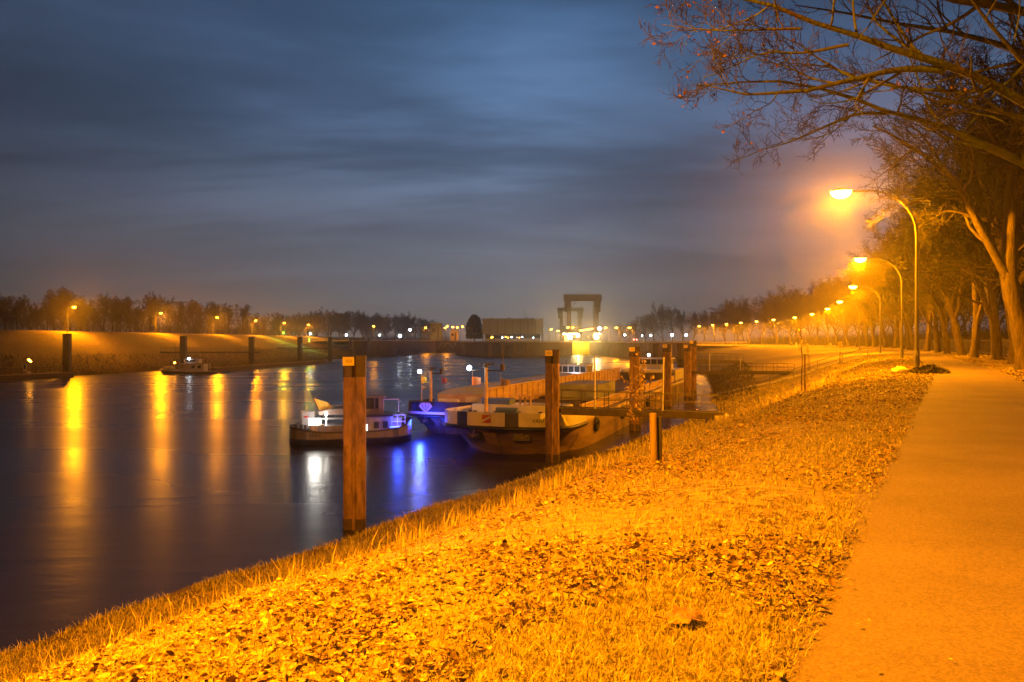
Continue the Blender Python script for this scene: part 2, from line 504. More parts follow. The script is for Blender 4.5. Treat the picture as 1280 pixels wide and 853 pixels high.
def build_terrain():
    ys = np.concatenate([np.arange(-60, 0, 4), np.arange(0, 40, .5), np.arange(40, 120, 1.0), np.arange(120, 340, 4), np.arange(340, 600, 8), np.linspace(600, 1150, 12)])
    rows = []
    for y in ys:
        c, l, w, p = float(xlc(y)), float(xl(y)), float(xw(y)), float(xp(y))
        xs = np.concatenate([[-640, -420, -260], [c - 40, c - 15, c - 4], np.linspace(c, l, 14), [l + 5, l + 12], [0.5 * (l + w) - 3, 0.5 * (l + w) + 3],
                             [w - 12, w - 5], np.linspace(w, p, 54), np.linspace(p, p + PATH_W, 5)[1:], p + PATH_W + np.array([.4, .8, 1.2, 1.7, 2.3, 3, 4, 6, 9, 14, 25, 60, 160]), [640]])
        rows.append(xs)
    X = np.array(rows)
    Y = np.repeat(ys[:, None], X.shape[1], 1)
    Z = ground_z(X.ravel(), Y.ravel()).reshape(X.shape)
    n, k = X.shape
    V = np.stack([X, Y, Z], -1).reshape(-1, 3)
    i = np.arange(n - 1)[:, None] * k + np.arange(k - 1)[None, :]
    Q = np.stack([i, i + 1, i + 1 + k, i + k], -1).reshape(-1, 4)
    me = np_mesh('ground', V, Q)
    o = link_mesh('ground', me, terrain_material())
    tag(o, kind='structure')
build_terrain()

def path_material():
    m = bpy.data.materials.new('footpath_asphalt')
    m.use_nodes = True
    nt = m.node_tree; N, L = nt.nodes, nt.links
    b = N['Principled BSDF']
    b.inputs['Roughness'].default_value = 0.82
    b.inputs['Specular IOR Level'].default_value = 0.25
    tc = N.new('ShaderNodeTexCoord')
    fine = N.new('ShaderNodeTexVoronoi'); fine.inputs['Scale'].default_value = 75.0
    L.new(tc.outputs['Object'], fine.inputs['Vector'])
    sp = N.new('ShaderNodeSeparateColor'); L.new(fine.outputs['Color'], sp.inputs[0])
    r = N.new('ShaderNodeValToRGB'); L.new(sp.outputs[0], r.inputs[0])
    r.color_ramp.elements[0].color = (0.135, 0.102, 0.066, 1)
    r.color_ramp.elements[1].color = (0.220, 0.165, 0.105, 1)
    big = N.new('ShaderNodeTexNoise'); big.inputs['Scale'].default_value = 0.55; big.inputs['Detail'].default_value = 7; big.inputs['Roughness'].default_value = .6
    L.new(tc.outputs['Object'], big.inputs['Vector'])
    mr = N.new('ShaderNodeMapRange'); mr.inputs[1].default_value = .3; mr.inputs[2].default_value = .7; mr.inputs[3].default_value = .74; mr.inputs[4].default_value = 1.12
    L.new(big.outputs[0], mr.inputs[0])
    vm = N.new('ShaderNodeVectorMath'); vm.operation = 'SCALE'
    L.new(r.outputs[0], vm.inputs[0]); L.new(mr.outputs[0], vm.inputs['Scale'])
    L.new(vm.outputs[0], b.inputs['Base Color'])
    bp = N.new('ShaderNodeBump'); bp.inputs['Strength'].default_value = .6; bp.inputs['Distance'].default_value = .012
    L.new(sp.outputs[1], bp.inputs['Height']); L.new(bp.outputs[0], b.inputs['Normal'])
    return m

def build_path():
    ys = np.concatenate([np.arange(-50, 60, .25), np.arange(60, 420, 3)])
    r = np.random.default_rng(3)
    jl = np.convolve(r.normal(0, .10, len(ys)), np.ones(3) / 3, 'same') + np.convolve(r.normal(0, .30, len(ys)), np.ones(13) / 13, 'same') * .35
    jr = np.convolve(r.normal(0, .10, len(ys)), np.ones(3) / 3, 'same')
    a = xp(ys) - .10 + jl
    b = xp(ys) + PATH_W - .05 + jr
    cols = [a + (b - a) * t for t in np.linspace(0, 1, 6)]
    X = np.stack(cols, 1)
    crown = np.array([0.006, .02, .03, .03, .022, .012]) + .004
    Z = np.maximum(ground_z(X.ravel(), np.repeat(ys, 6)).reshape(X.shape), 0) + crown[None, :]
    Y = np.repeat(ys[:, None], 6, 1)
    V = np.stack([X, Y, Z], -1).reshape(-1, 3)
    i = np.arange(len(ys) - 1)[:, None] * 6 + np.arange(5)[None, :]
    Q = np.stack([i, i + 1, i + 7, i + 6], -1).reshape(-1, 4)
    tag(link_mesh('footpath', np_mesh('footpath', V, Q), path_material()), kind='structure')
build_path()

def build_water():
    m = bpy.data.materials.new('canal_water')
    m.use_nodes = True
    nt = m.node_tree; N, L = nt.nodes, nt.links
    b = N['Principled BSDF']
    b.inputs['Base Color'].default_value = (0.018, 0.015, 0.010, 1)
    b.inputs['Roughness'].default_value = 0.13
    b.inputs['IOR'].default_value = 1.33
    tc = N.new('ShaderNodeTexCoord')
    mp = N.new('ShaderNodeMapping'); mp.inputs['Scale'].default_value = (0.5, 1.3, 1)
    L.new(tc.outputs['Object'], mp.inputs[0])
    nz = N.new('ShaderNodeTexNoise'); nz.inputs['Scale'].default_value = 0.5; nz.inputs['Detail'].default_value = 4
    L.new(mp.outputs[0], nz.inputs['Vector'])
    bp = N.new('ShaderNodeBump'); bp.inputs['Strength'].default_value = .10; bp.inputs['Distance'].default_value = .25
    L.new(nz.outputs[0], bp.inputs['Height']); L.new(bp.outputs[0], b.inputs['Normal'])
    nr = N.new('ShaderNodeTexNoise'); nr.inputs['Scale'].default_value = 0.035; nr.inputs['Detail'].default_value = 3
    mp2 = N.new('ShaderNodeMapping'); mp2.inputs['Scale'].default_value = (0.5, 2.0, 1)
    L.new(tc.outputs['Object'], mp2.inputs[0]); L.new(mp2.outputs[0], nr.inputs['Vector'])
    mr = N.new('ShaderNodeMapRange'); mr.inputs[1].default_value = .35; mr.inputs[2].default_value = .65; mr.inputs[3].default_value = .24; mr.inputs[4].default_value = .33
    L.new(nr.outputs[0], mr.inputs[0]); L.new(mr.outputs[0], b.inputs['Roughness'])
    V = np.array([(-130, -58, WATER_Z), (75, -58, WATER_Z), (75, 530, WATER_Z), (-130, 530, WATER_Z)], float)
    tag(link_mesh('water', np_mesh('water', V, np.array([[0, 1, 2, 3]])), m), kind='structure')
build_water()

# ------------------------------------------------------------------ haze
def build_haze():
    mb = MB()
    mb.box((0, 540, 17.0), (1300, 1240, 60.0))       # z -13 .. 47
    m = bpy.data.materials.new('evening_haze')
    m.use_nodes = True
    N, L = m.node_tree.nodes, m.node_tree.links
    N.clear()
    o = N.new('ShaderNodeOutputMaterial')
    v = N.new('ShaderNodeVolumePrincipled')
    v.inputs['Color'].default_value = (0.93, 0.92, 0.92, 1)
    v.inputs['Density'].default_value = HAZE_DENSITY
    v.inputs['Anisotropy'].default_value = 0.90
    L.new(v.outputs[0], o.inputs['Volume'])
    try: m.cycles.homogeneous_volume = True
    except Exception: pass
    ob = mb.build('haze', m)
    tag(ob, kind='stuff')
build_haze()

# ------------------------------------------------------------------ lock: walls, gates, buildings
def sheet_wall(name, line, z0, z1, mats, parent, pitch=0.7, depth=0.22):
    """corrugated sheet piling along a polyline (right-hand side is the water)"""
    pts = []
    k = 0
    for i in range(len(line) - 1):
        a, b = Vector((*line[i], 0)), Vector((*line[i + 1], 0))
        d = b - a
        n = max(1, int(d.length / pitch))
        nrm = Vector((d.y, -d.x, 0)).normalized()
        for j in range(n):
            for fr, off in ((0, 0), (.3, 0), (.5, depth), (.8, depth)):
                q = a + d * ((j + fr) / n) + nrm * off
                pts.append((q.x, q.y))
    pts.append(line[-1])
    v = [(x, y, z0) for x, y in pts] + [(x, y, z1) for x, y in pts]
    n = len(pts)
    mb = MB().add(v, [[i, i + 1, i + 1 + n, i + n] for i in range(n - 1)])
    return mb.build(name, mats, parent)

def strip(line, z0, z1, w, off=0.0):
    mb = MB()
    for i in range(len(line) - 1):
        a, b = Vector((*line[i], 0)), Vector((*line[i + 1], 0))
        d = (b - a)
        n = Vector((d.y, -d.x, 0)).normalized()
        p = [a + n * (off + w / 2), b + n * (off + w / 2), b + n * (off - w / 2), a + n * (off - w / 2)]
        mb.prism([(q.x, q.y) for q in p], z0, z1 + .003 * (i % 2))
    return mb

ISL = [(-31, 545), (-31, 425), (-28, 395), (-22, 362), (-13, 342), (0, 336), (12, 335), (21, 340), (28, 362), (31, 398), (31, 545)]
QUAY_Z = 1.5
mi = empty('lock_wall', (0, 336, 0), 0, 'rounded sheet pile head of the island between the two locks', 'wall')
def loc(line, o): return [(x - o[0], y - o[1]) for x, y in line]
sheet_wall('sheet_piling', loc(ISL, (0, 336)), -8, QUAY_Z - .5, M['sheet'], mi)
strip(loc(ISL, (0, 336)), QUAY_Z - .5, QUAY_Z + .05, .8).build('coping', M['concrete'], mi)
for fx in (-9.5, -4.2, 1.4, 7.0, 12.5):
    MB().box((fx, -1.2 + abs(fx) * .08, -2.5), (1.3, .5, 6.2)).build('fender_strip', M['wood'], mi)
tag(MB().prism(ISL[::-1], QUAY_Z - .45, QUAY_Z).build('quay_ground', M['quay']), kind='structure')

LW = [(-68, 330), (-62, 345), (-50, 440), (-46, 462), (-46, 545)]
ml = empty('lock_wall', (-50, 440, 0), 0, 'long low sheet pile wall left of the dark lock gate', 'wall')
sheet_wall('sheet_piling', loc(LW[:-1], (-50, 440)), -8, 1.6, M['sheet'], ml)
sheet_wall('gate_recess', loc(LW[3:], (-50, 440)), -8, 1.6, M['concrete'], ml)
strip(loc(LW, (-50, 440)), 1.6, 2.1, .8).build('coping', M['concrete'], ml)
tag(MB().prism((LW + [(-92, 545), (-92, 345)])[::-1], 1.5, 2.04).build('quay_ground', M['quay']), kind='structure')

RW = [(41, 545), (41, 398), (45.5, 286), (66, 280)]
mr_ = empty('lock_wall', (45, 340, 0), 0, 'straight sheet pile wall right of the bright yellow lock gate', 'wall')
sheet_wall('sheet_piling', loc(RW, (45, 340)), -8, .9, M['sheet'], mr_)
strip(loc(RW, (45, 340)), .9, 1.45, .8).build('coping', M['concrete'], mr_)
tag(MB().prism(RW + [(92, 300), (92, 545)], .8, 1.40).build('quay_ground', M['quay']), kind='structure')

def lock_gate(label, x0, x1, y, z1, face, lit):
    g = empty('lock_gate', ((x0 + x1) / 2, y, WATER_Z), 0, label, 'lock gate')
    w, h = x1 - x0, z1 - WATER_Z
    MB().box((0, .4, h / 2 - 1), (w, .5, h + 2)).build('gate_leaf', M[face], g)
    fr = MB()
    n = 6 if lit else 4
    for i in range(n + 1):
        fr.box((-w / 2 + .2 + (w - .4) * i / n, -.05, h / 2), (.28, .4, h))
    fr.build('upright', M[face], g)
    hr = MB()
    for i in range(5):
        hr.box((0, 0.02, .5 + (h - .8) * i / 4), (w - .1, .36, .26))
    hr.build('crossbeam', M[face], g)
    if not lit:
        br = MB()
        for s in (-1, 1):
            br.bar((s * .3, -.4, h - 1.0), (s * 3.4, -.4, h * .42), .16)
            br.bar((s * 3.6, -.4, h - 1.0), (s * 5.6, -.4, h * .42), .16)
        br.build('brace', M['concrete'], g)
    wk = MB().box((0, .3, h + .12), (w, 1.4, .2))
    for i in range(8):
        wk.bar((-w / 2 + w * i / 7, -.3, h + .2), (-w / 2 + w * i / 7, -.3, h + 1.2), .04)
    wk.bar((-w / 2, -.3, h + 1.2), (w / 2, -.3, h + 1.2), .05)
    wk.build('walkway', M['concrete' if lit else 'dark_steel'], g)
    return g
lock_gate('brightly lit yellow lock gate right of the island', 31.2, 40.8, 405, 1.1, 'gate_yellow', True)
lock_gate('dark braced lock gate left of the island', -45.8, -31.2, 462, 1.6, 'dark_steel', False)

def control_building():
    x0, x1, y = -16.5, 17.4, 428.0
    b = empty('control_building', (0.4, y, QUAY_Z), 0, 'long flat roofed grey control building on the lock island', 'building')
    w = x1 - x0
    up = MB().box((0, 7, 8.0), (w, 14, 8.4))
    up.build('upper_storey', M['cladding'], b)
    jt = MB()
    for i in range(1, 8):
        jt.box((-w / 2 + w * i / 8, -.02, 8.0), (.14, .08, 8.2))
    jt.box((0, -.03, 3.9), (w, .08, .16))
    jt.build('cladding_joint', M['joint'], b)
    MB().box((0, 6.9, 12.4), (w + 1.2, 15, .5)).build('roof', M['cladding'], b)
    for fx in (-11.8, -2, 8.1, 11.4):
        MB().box((fx, 4, 13.05), (.8, .8, .8), bev=.2).build('roof_vent', M['dark_steel'], b)
    MB().tube([(6.7, 5, 12.6), (6.7, 5, 18.5)], [.12, .05], 6).bar((5.9, 5, 16.2), (7.5, 5, 16.2), .05).build('antenna', M['dark_steel'], b)
    MB().box((0, 8.0, 2.2), (w - 3, 11, 3.2)).build('lower_storey', M['joint'], b)
    MB().box((0, 1.8, .7), (w - 4, .5, 1.4)).build('window_ledge', M['cladding'], b)
    MB().box((0, 2.1, 2.3), (w - 5, .15, 1.7)).build('window', M['glass'], b)
    for fx, s, m in ((-11.6, 1.5, 'lens_small'), (-5.8, .45, 'lens_white'), (-3.9, .55, 'lens_small'), (-2.6, .4, 'lens_small'), (-.6, .5, 'lens_white'),
                     (2.4, .4, 'lit_window'), (3.8, .3, 'lens_small'), (5.4, .45, 'lens_white'), (11.6, .45, 'lens_white')):
        MB().ball((fx, 1.7, 2.2 + rnd.uniform(-.3, .5)), .28, 8, 5, sx=s * 1.6).build('ceiling_light', M[m], b)
    for sx in (-1, 1):
        MB().box((sx * (w / 2 - .3), 0.6, 1.9), (.5, .5, 3.9)).build('column', M['concrete'], b)
control_building()

def gantry(label, px0, px1, pytop, pybase, d, beam_h, leg_w):
    a, c = at(px0, pytop, d), at(px1, pytop, d)
    top = a.z
    w = c.x - a.x
    g = empty('lift_gantry', ((a.x + c.x) / 2, d, QUAY_Z), 0, label, 'gantry', 'lift gate gantries above the right lock')
    H = top - QUAY_Z
    bw = MB().box((0, 0, H - beam_h / 2), (w, 6, beam_h), bev=1.2)
    bw.box((0, -.4, H - beam_h * .5), (w * .93, 6, beam_h * .55))
    bw.build('crossbeam', M['gantry'], g)
    for s in (-1, 1):
        MB().box((s * (w / 2 - leg_w * 1.35), 0, (H - beam_h) / 2), (leg_w, 4.5, H - beam_h)).build('leg', M['gantry'], g)
        MB().box((s * (w / 2 - leg_w * .62), -.2, H - beam_h - 3.6), (leg_w * .8, 3.6, 7.0), bev=.5).build('counterweight', M['gantry'], g)
    ld = MB().bar((w / 2 - leg_w * 2.1, -1.5, 0), (w / 2 - leg_w * 2.1, -1.5, H - beam_h), .25)
    ld.bar((-w / 2 + leg_w * 2.0, -1.5, H - beam_h - 4.0), (-w / 2 + leg_w * 3.2, -1.5, H - beam_h), .22)
    ld.build('brace', M['gantry'], g)
    rl = MB()
    for i in range(9):
        rl.bar((-w / 2 + 1 + (w - 2) * i / 8, -2.6, H), (-w / 2 + 1 + (w - 2) * i / 8, -2.6, H + .9), .07)
    rl.bar((-w / 2 + 1, -2.6, H + .9), (w / 2 - 1, -2.6, H + .9), .08)
    rl.build('railing', M['gantry'], g)
    return g
gantry('tall lift gate gantry nearest above the yellow lock gate', 704.5, 752, 368.5, 424, 500, 4.2, 2.6)
g2 = gantry('smaller lift gate gantry seen behind the tall one', 696.5, 729.5, 385, 424, 760, 3.4, 3.0)
MB().box((0, 2, 8), (17, 2, 14)).build('lift_gate', M['gantry'], g2)

def shed(label, px0, px1, pyt, d, zbase, m, door=True):
    a, c = at(px0, pyt, d), at(px1, pyt, d)
    w, h = c.x - a.x, a.z - zbase
    s = empty('lock_shed', ((a.x + c.x) / 2, d, zbase), 0, label, 'shed')
    MB().box((0, 3, h / 2), (w, 6, h)).build('wall', M[m], s)
    MB().box((0, 2.8, h + .15), (w + .8, 7, .3)).build('roof', M['concrete'], s)
    if door:
        MB().box((w * .18, -.03, h * .42), (w * .16, .1, h * .7)).build('door', M['dark_steel'], s)
        MB().box((-w * .2, -.03, h * .6), (w * .3, .1, h * .25)).build('window', M['glass'], s)
    return s
shed('flat roofed green lock shed left of the dark gate', 538, 552, 404.5, 470, 2.04, 'green_shed')
shed('small bright lock cabin on the island above the dark gate', 563, 572, 413.5, 470, QUAY_Z, 'gate_yellow')
shed('low machinery cabin left above the yellow lock gate', 705, 716, 416, 430, QUAY_Z, 'concrete')
shed('low machinery cabin right above the yellow lock gate', 741, 751, 417, 430, QUAY_Z, 'concrete')

# canopies over the gate drive
for px0, px1, lab, py in ((699, 727, 'long lit canopy left above the yellow gate', 417.0), (739, 755, 'short lit canopy right above the yellow gate', 416.8)):
    a, c = at(px0, py, 424), at(px1, py, 424)
    k = empty('canopy', ((a.x + c.x) / 2, 424, QUAY_Z), 0, lab, 'canopy')
    w = c.x - a.x
    h = a.z - QUAY_Z
    MB().add([(-w / 2, 0, h - 1.4), (-w / 2 + 2, 0, h), (w / 2 - 2, 0, h), (w / 2, 0, h - 1.4), (-w / 2, 3, h - 1.4), (-w / 2 + 2, 3, h), (w / 2 - 2, 3, h), (w / 2, 3, h - 1.4)],
             [[0, 1, 5, 4], [1, 2, 6, 5], [2, 3, 7, 6]]).build('roof', M['white_paint'], k)
    MB().box((0, -.15, h - .3), (w - 4, .25, .35)).build('added_glow_strip', M['lens_warm'], k)  # added glow standing in for the brightly lit canopy edge
    for fx in (-.42, .42):
        MB().bar((w * fx, 1.5, 0), (w * fx, 1.5, h - .6), .12).build('post', M['pole'], k)

# ------------------------------------------------------------------ lamps
def light(name, parent, loc_, power, col, radius=.15, kind='POINT', spot=179.0, blend=.10, rot=(0, 0, 0)):
    ld = bpy.data.lights.new(name, kind)
    ld.energy = power
    ld.color = col
    ld.shadow_soft_size = radius
    o = bpy.data.objects.new(name, ld)
    COL.objects.link(o)
    o.location = loc_
    if parent: o.parent = parent
    if kind == 'SPOT':
        ld.spot_size = math.radians(spot)
        ld.spot_blend = blend
        o.rotation_euler = rot
    return o

ORD = ['first', 'second', 'third', 'fourth', 'fifth', 'sixth', 'seventh', 'eighth', 'ninth', 'tenth', 'eleventh', 'twelfth', 'thirteenth', 'fourteenth', 'fifteenth',
       'sixteenth', 'seventeenth', 'eighteenth', 'nineteenth', 'twentieth']
TENS = ['', '', 'twenty', 'thirty', 'forty', 'fifty', 'sixty', 'seventy', 'eighty', 'ninety']
def ordinal(i):      # 0-based
    if i < 20: return ORD[i]
    n = i + 1
    if n % 10 == 0: return {20: 'twentieth', 30: 'thirtieth', 40: 'fortieth', 50: 'fiftieth', 60: 'sixtieth', 70: 'seventieth', 80: 'eightieth', 90: 'ninetieth'}[n]
    return TENS[n // 10] + '-' + ORD[n % 10 - 1]

def make_avenue_lamp():
    r = empty('street_lamp', (0, 0, 0), 0)
    pts, rad = [], []
    for i in range(6):
        pts.append((0, 0, 7.0 * i / 5)); rad.append(.105 - .03 * i / 5)
    for i in range(1, 9):
        a = PI / 2 * i / 8
        pts.append((-2.4 * (1 - math.cos(a)), 0, 7.0 + 2.4 * math.sin(a))); rad.append(.072 - .016 * i / 8)
    pts.append((-3.1, 0, 9.44)); rad.append(.05)
    MB().tube(pts, rad, 12).build('pole', M['pole'], r)
    MB().tube([(0, 0, -.1), (0, 0, 1.1), (0, 0, 1.16)], [.135, .13, .1], 12).box((0, -.13, .7), (.12, .03, .4)).build('base_sleeve', M['pole'], r)
    hd = MB()
    hd.ball((-3.5, 0, 9.50), .5, 14, 6, sx=1.0, sy=.42, sz=.34, zmin=0.0, zmax=.98)
    hd.tube([(-3.05, 0, 9.44), (-3.22, 0, 9.48)], [.07, .09], 8)
    hd.build('lamp_head', M['housing'], r)
    MB().ball((-3.52, 0, 9.50), .54, 14, 8, sx=1.0, sy=.62, sz=.78, zmin=-.99, zmax=0.0).build('lens', M['lens'], r)
    light('lamp_light', r, (-3.52, 0, 8.98), P_AVENUE, SODIUM, .16, 'SPOT')
    return r

LAMP_POLES = [(20.4, 38.7), (36.3, 71.5), (51.8, 108), (67.4, 149), (79.0, 183), (89.7, 220), (96.8, 253), (98.6, 279), (100, 303), (100.4, 325), (100.4, 347), (101, 373), (101, 400)]
lamp0 = make_avenue_lamp()
for i, (x, y) in enumerate(LAMP_POLES):
    o = lamp0 if i == 0 else copy_tree(lamp0)
    d = 1.0
    tx, ty = float(xp(y + d) - xp(y - d)), 2 * d
    o.location = (x, y, gz(x, y))
    o.rotation_euler = (0, 0, -math.atan2(tx, ty))
    tag(o, 'tallest curved street lamp beside the path, with a leaf heap at its foot' if i == 0 else
        'curved street lamp along the footpath, %s beyond the tallest one' % ORD[i - 1], 'street lamp', 'curved street lamps along the footpath')
# the lamp that lights the foreground, just behind the viewer
o = copy_tree(lamp0)
o.location = (-2.6, 3.1, gz(-2.6, 3.1))
o.rotation_euler = (0, 0, math.radians(-30))
for c_ in o.children:
    if c_.type == 'LIGHT':
        c_.data = c_.data.copy()
        c_.data.energy = P_AVENUE * 1.0
tag(o, 'curved street lamp lighting the near end of the path', 'street lamp', 'curved street lamps along the footpath')
o = copy_tree(lamp0)
o.location = (-20.5, -34.0, 0.0)
o.rotation_euler = (0, 0, math.radians(-30))
tag(o, 'curved street lamp on the path farthest behind the near one', 'street lamp', 'curved street lamps along the footpath')

def make_dike_lamp(h=5.5, arm=1.1, power=P_DIKE, ls=1.0):
    r = empty('lamp_post', (0, 0, 0), 0)
    MB().tube([(0, 0, -.2), (0, 0, h * .5), (0, 0, h)], [.14, .115, .09], 8).build('pole', M['pole'], r)
    MB().tube([(0, 0, h - .1), (arm * .5, 0, h + .16), (arm, 0, h + .2)], [.07, .06, .05], 6).build('arm', M['pole'], r)
    MB().ball((arm + .35, 0, h + .2), .42, 10, 4, sy=.6, sz=.4, zmin=0, zmax=.98).build('lamp_head', M['housing'], r)
    MB().ball((arm + .36, 0, h + .2), .40 * ls, 10, 4, sy=.7, sz=.9, zmin=-.99, zmax=0).build('lens', M['lens_small'], r)
    light('lamp_light', r, (arm + .4, 0, h - .2), power, SODIUM, .3, 'SPOT', 177, .25, (0, math.radians(-28), 0))
    return r
dl = make_dike_lamp()
for i, px in enumerate((84.5, 194.5, 266, 315, 351, 382)):
    d = 640 - px
    d = 100.5 * F / d
    x = -100.5
    o = dl if i == 0 else copy_tree(dl)
    o.location = (x, d, gz(x, d))
    o.rotation_euler = (0, 0, 0)
    tag(o, 'short armed lamp post on the far dike, %s from the left' % ORD[i], 'lamp post', 'lamp posts along the far dike')
dl2 = make_dike_lamp(6.5, .9, 30000, 1.45)
spots = [  # px of lamp, py of lamp, depth, arm side, scale
    (467, 407.5, 420, 1), (532, 409.5, 455, 1), (556.5, 409.5, 480, 1), (559, 407.5, 520, 1), (566, 408.5, 500, 1), (571.5, 409, 540, 1), (578, 408, 470, 1), (586, 409, 450, -1),
    (689, 411.5, 446, 1), (697.5, 413.5, 440, 1), (710, 409, 460, 1), (716, 409.5, 445, 1),
    (757, 409.5, 352, -1), (770.5, 409.5, 318, -1), (787, 409.5, 290, -1)]
LAB = ['on the quay left of the dark lock gate', 'beside the green lock shed', 'left of the pair above the dark gate', 'right of the pair above the dark gate', 'left beside the bright lock cabin',
       'right beside the bright lock cabin', 'between the bright cabin and the round tree', 'in front of the round dark tree', 'by the right end of the control building', 'above the left end of the gate canopy',
       'in front of the left leg of the tall gantry', 'above the middle of the gate canopy', 'first to the right of the yellow gate', 'second to the right of the yellow gate', 'third to the right of the yellow gate']
for i, (px, py, d, s) in enumerate(spots):
    p = at(px, py, d)
    zb = 2.04 if px < 540 else (1.4 if p.x > 40.5 else QUAY_Z)
    o = dl2 if i == 0 else copy_tree(dl2)
    k = max(.6, (p.z - zb) / 6.7)
    o.scale = (1, 1, k)
    o.location = (p.x - s * 1.25, d, zb)
    o.rotation_euler = (0, 0, 0 if s > 0 else PI)
    tag(o, 'lock lamp post ' + LAB[i], 'lamp post', 'sodium lamp posts around the lock')

# row of lamps along the lock chamber
ch0 = make_dike_lamp(7.0, .4, 3000, 1.5)
for i in range(7):
    d = 440 + i * 38
    px = 724 + i * 2.9
    p = at(px, 413.2 - i * .55, d)
    o = ch0 if i == 0 else copy_tree(ch0)
    o.scale = (1, 1, max(.6, (p.z - QUAY_Z) / 7.2))
    o.location = (p.x, d, QUAY_Z if i < 3 else 1.3)
    tag(o, 'small lamp post beside the lock chamber, %s behind the yellow gate' % ORD[i], 'lamp post', 'lamps along the lock chamber')

def floodlight(px, py, d, zb, label, power, size, aim=(0, -1, -.5)):
    p = at(px, py, d)
    r = empty('floodlight', (p.x, d, zb), 0, label, 'floodlight', 'floodlights above the yellow lock gate')
    h = p.z - zb
    MB().bar((0, 0.2, 0), (0, .2, h), .09).build('pole', M['pole'], r)
    MB().box((0, .2, h), (size * 1.2, .3, size), bev=.05).build('housing', M['housing'], r)
    MB().ball((0, -.05, h), size * .5, 10, 6, sy=.35).build('lens', M['lens_warm'], r)
    light('lamp_light', r, (0, -.5 - size * .3, h - .1), power, (1.0, .62, .12), .4, 'SPOT', 150, .4, (math.radians(-35), 0, 0))
    return r
floodlight(712.5, 421.5, 402, QUAY_Z, 'big glaring floodlight at the left end of the yellow gate', 30000, 2.2)
floodlight(722.5, 419.5, 404, QUAY_Z, 'smaller glaring floodlight above the middle of the yellow gate', 14000, 1.5)
floodlight(745.5, 421.5, 402, 1.4, 'big glaring floodlight at the right end of the yellow gate', 30000, 2.2)
for gx, sd, lab in ((30.4, 1, 'added lamp on the island quay brightening the yellow gate'), (41.6, -1, 'added lamp on the right quay brightening the yellow gate')):  # two added lamps, put in to brighten the face of the gate
    r = empty('added_gate_lamp', (gx, 397.5, 1.45), 0, lab, 'lamp', 'added lamps beside the yellow gate')
    MB().tube([(0, 0, 0), (0, 0, 2.0), (sd * .6, 0, 2.3), (sd * 1.9, 0, 2.3)], .07, 6).build('pole', M['pole'], r)
    MB().box((sd * 2.1, -.1, 2.35), (.6, .35, .3), bev=.04).build('housing', M['housing'], r)
    MB().ball((sd * 2.1, .1, 2.3), .2, 8, 5).build('lens', M['lens_small'], r)
    light('lamp_light', r, (sd * 2.1, .35, 2.1), 8000, (1.0, .66, .015), .3, 'SPOT', 120, .5, (math.radians(48), 0, 0))

def beacon(px, py, d, zb, m, power, col, label, size=.32, grp='small white lights around the basin'):
    p = at(px, py, d)
    r = empty('signal_light', (p.x, d, zb), 0, label, 'light', grp)
    h = max(.4, p.z - zb)
    MB().bar((0, 0, -.3), (0, 0, h), .07).build('post', M['pole'], r)
    MB().ball((0, -.05, h), size, 10, 6).build('lens', M[m], r)
    if power: light('lamp_light', r, (0, -.6, h + .1), power, col, .2)
WHT = (.8, .92, 1.0)
for px, py, d, sz, lab in ((388, 418, 300, .3, 'low white light at the top of the green stripe on the far dike'), (433, 419, 380, .45, 'white light at the left end of the far quay'),
                       (474.5, 419, 430, .4, 'white light on the quay under the single lock lamp'), (500, 420, 430, .8, 'brightest white light on the left quay'),
                       (512.5, 412.5, 440, .65, 'tall white light right of the brightest one on the left quay'), (749.5, 411, 430, .9, 'white light right of the tall gantry leg')):
    beacon(px, py, d, 4.0 if px < 400 else (2.04 if px < 540 else 1.4), 'lens_white', 900 if sz > .6 else 250, WHT, lab, sz)
for k, (px, py, sz) in enumerate(((781, 419, .5), (802.5, 420, .35), (813.5, 419.5, .5), (840, 419, .75), (857.5, 419, .7))):
    beacon(px, py, 460, 1.3, 'lens_white', 0, WHT, 'distant white light under the far right trees, %s from the left' % ORD[k], sz, 'distant white lights under the far right trees')

# ------------------------------------------------------------------ piles, gangways, pontoons
def text_obj(name, body, size, mat_, parent, loc_, rot, extrude=.006, align='CENTER'):
    cu = bpy.data.curves.new(name, 'FONT')
    cu.body = body
    cu.size = size
    cu.extrude = extrude
    cu.align_x = align
    cu.align_y = 'CENTER'
    cu.materials.append(mat_)
    tmp = bpy.data.objects.new('lettering_source', cu)
    COL.objects.link(tmp)
    bpy.context.view_layer.update()
    me = bpy.data.meshes.new_from_object(tmp.evaluated_get(bpy.context.evaluated_depsgraph_get()))
    bpy.data.objects.remove(tmp)
    me.materials.clear()
    o = link_mesh(name, me, mat_, parent)
    o.location = loc_
    o.rotation_euler = rot
    return o

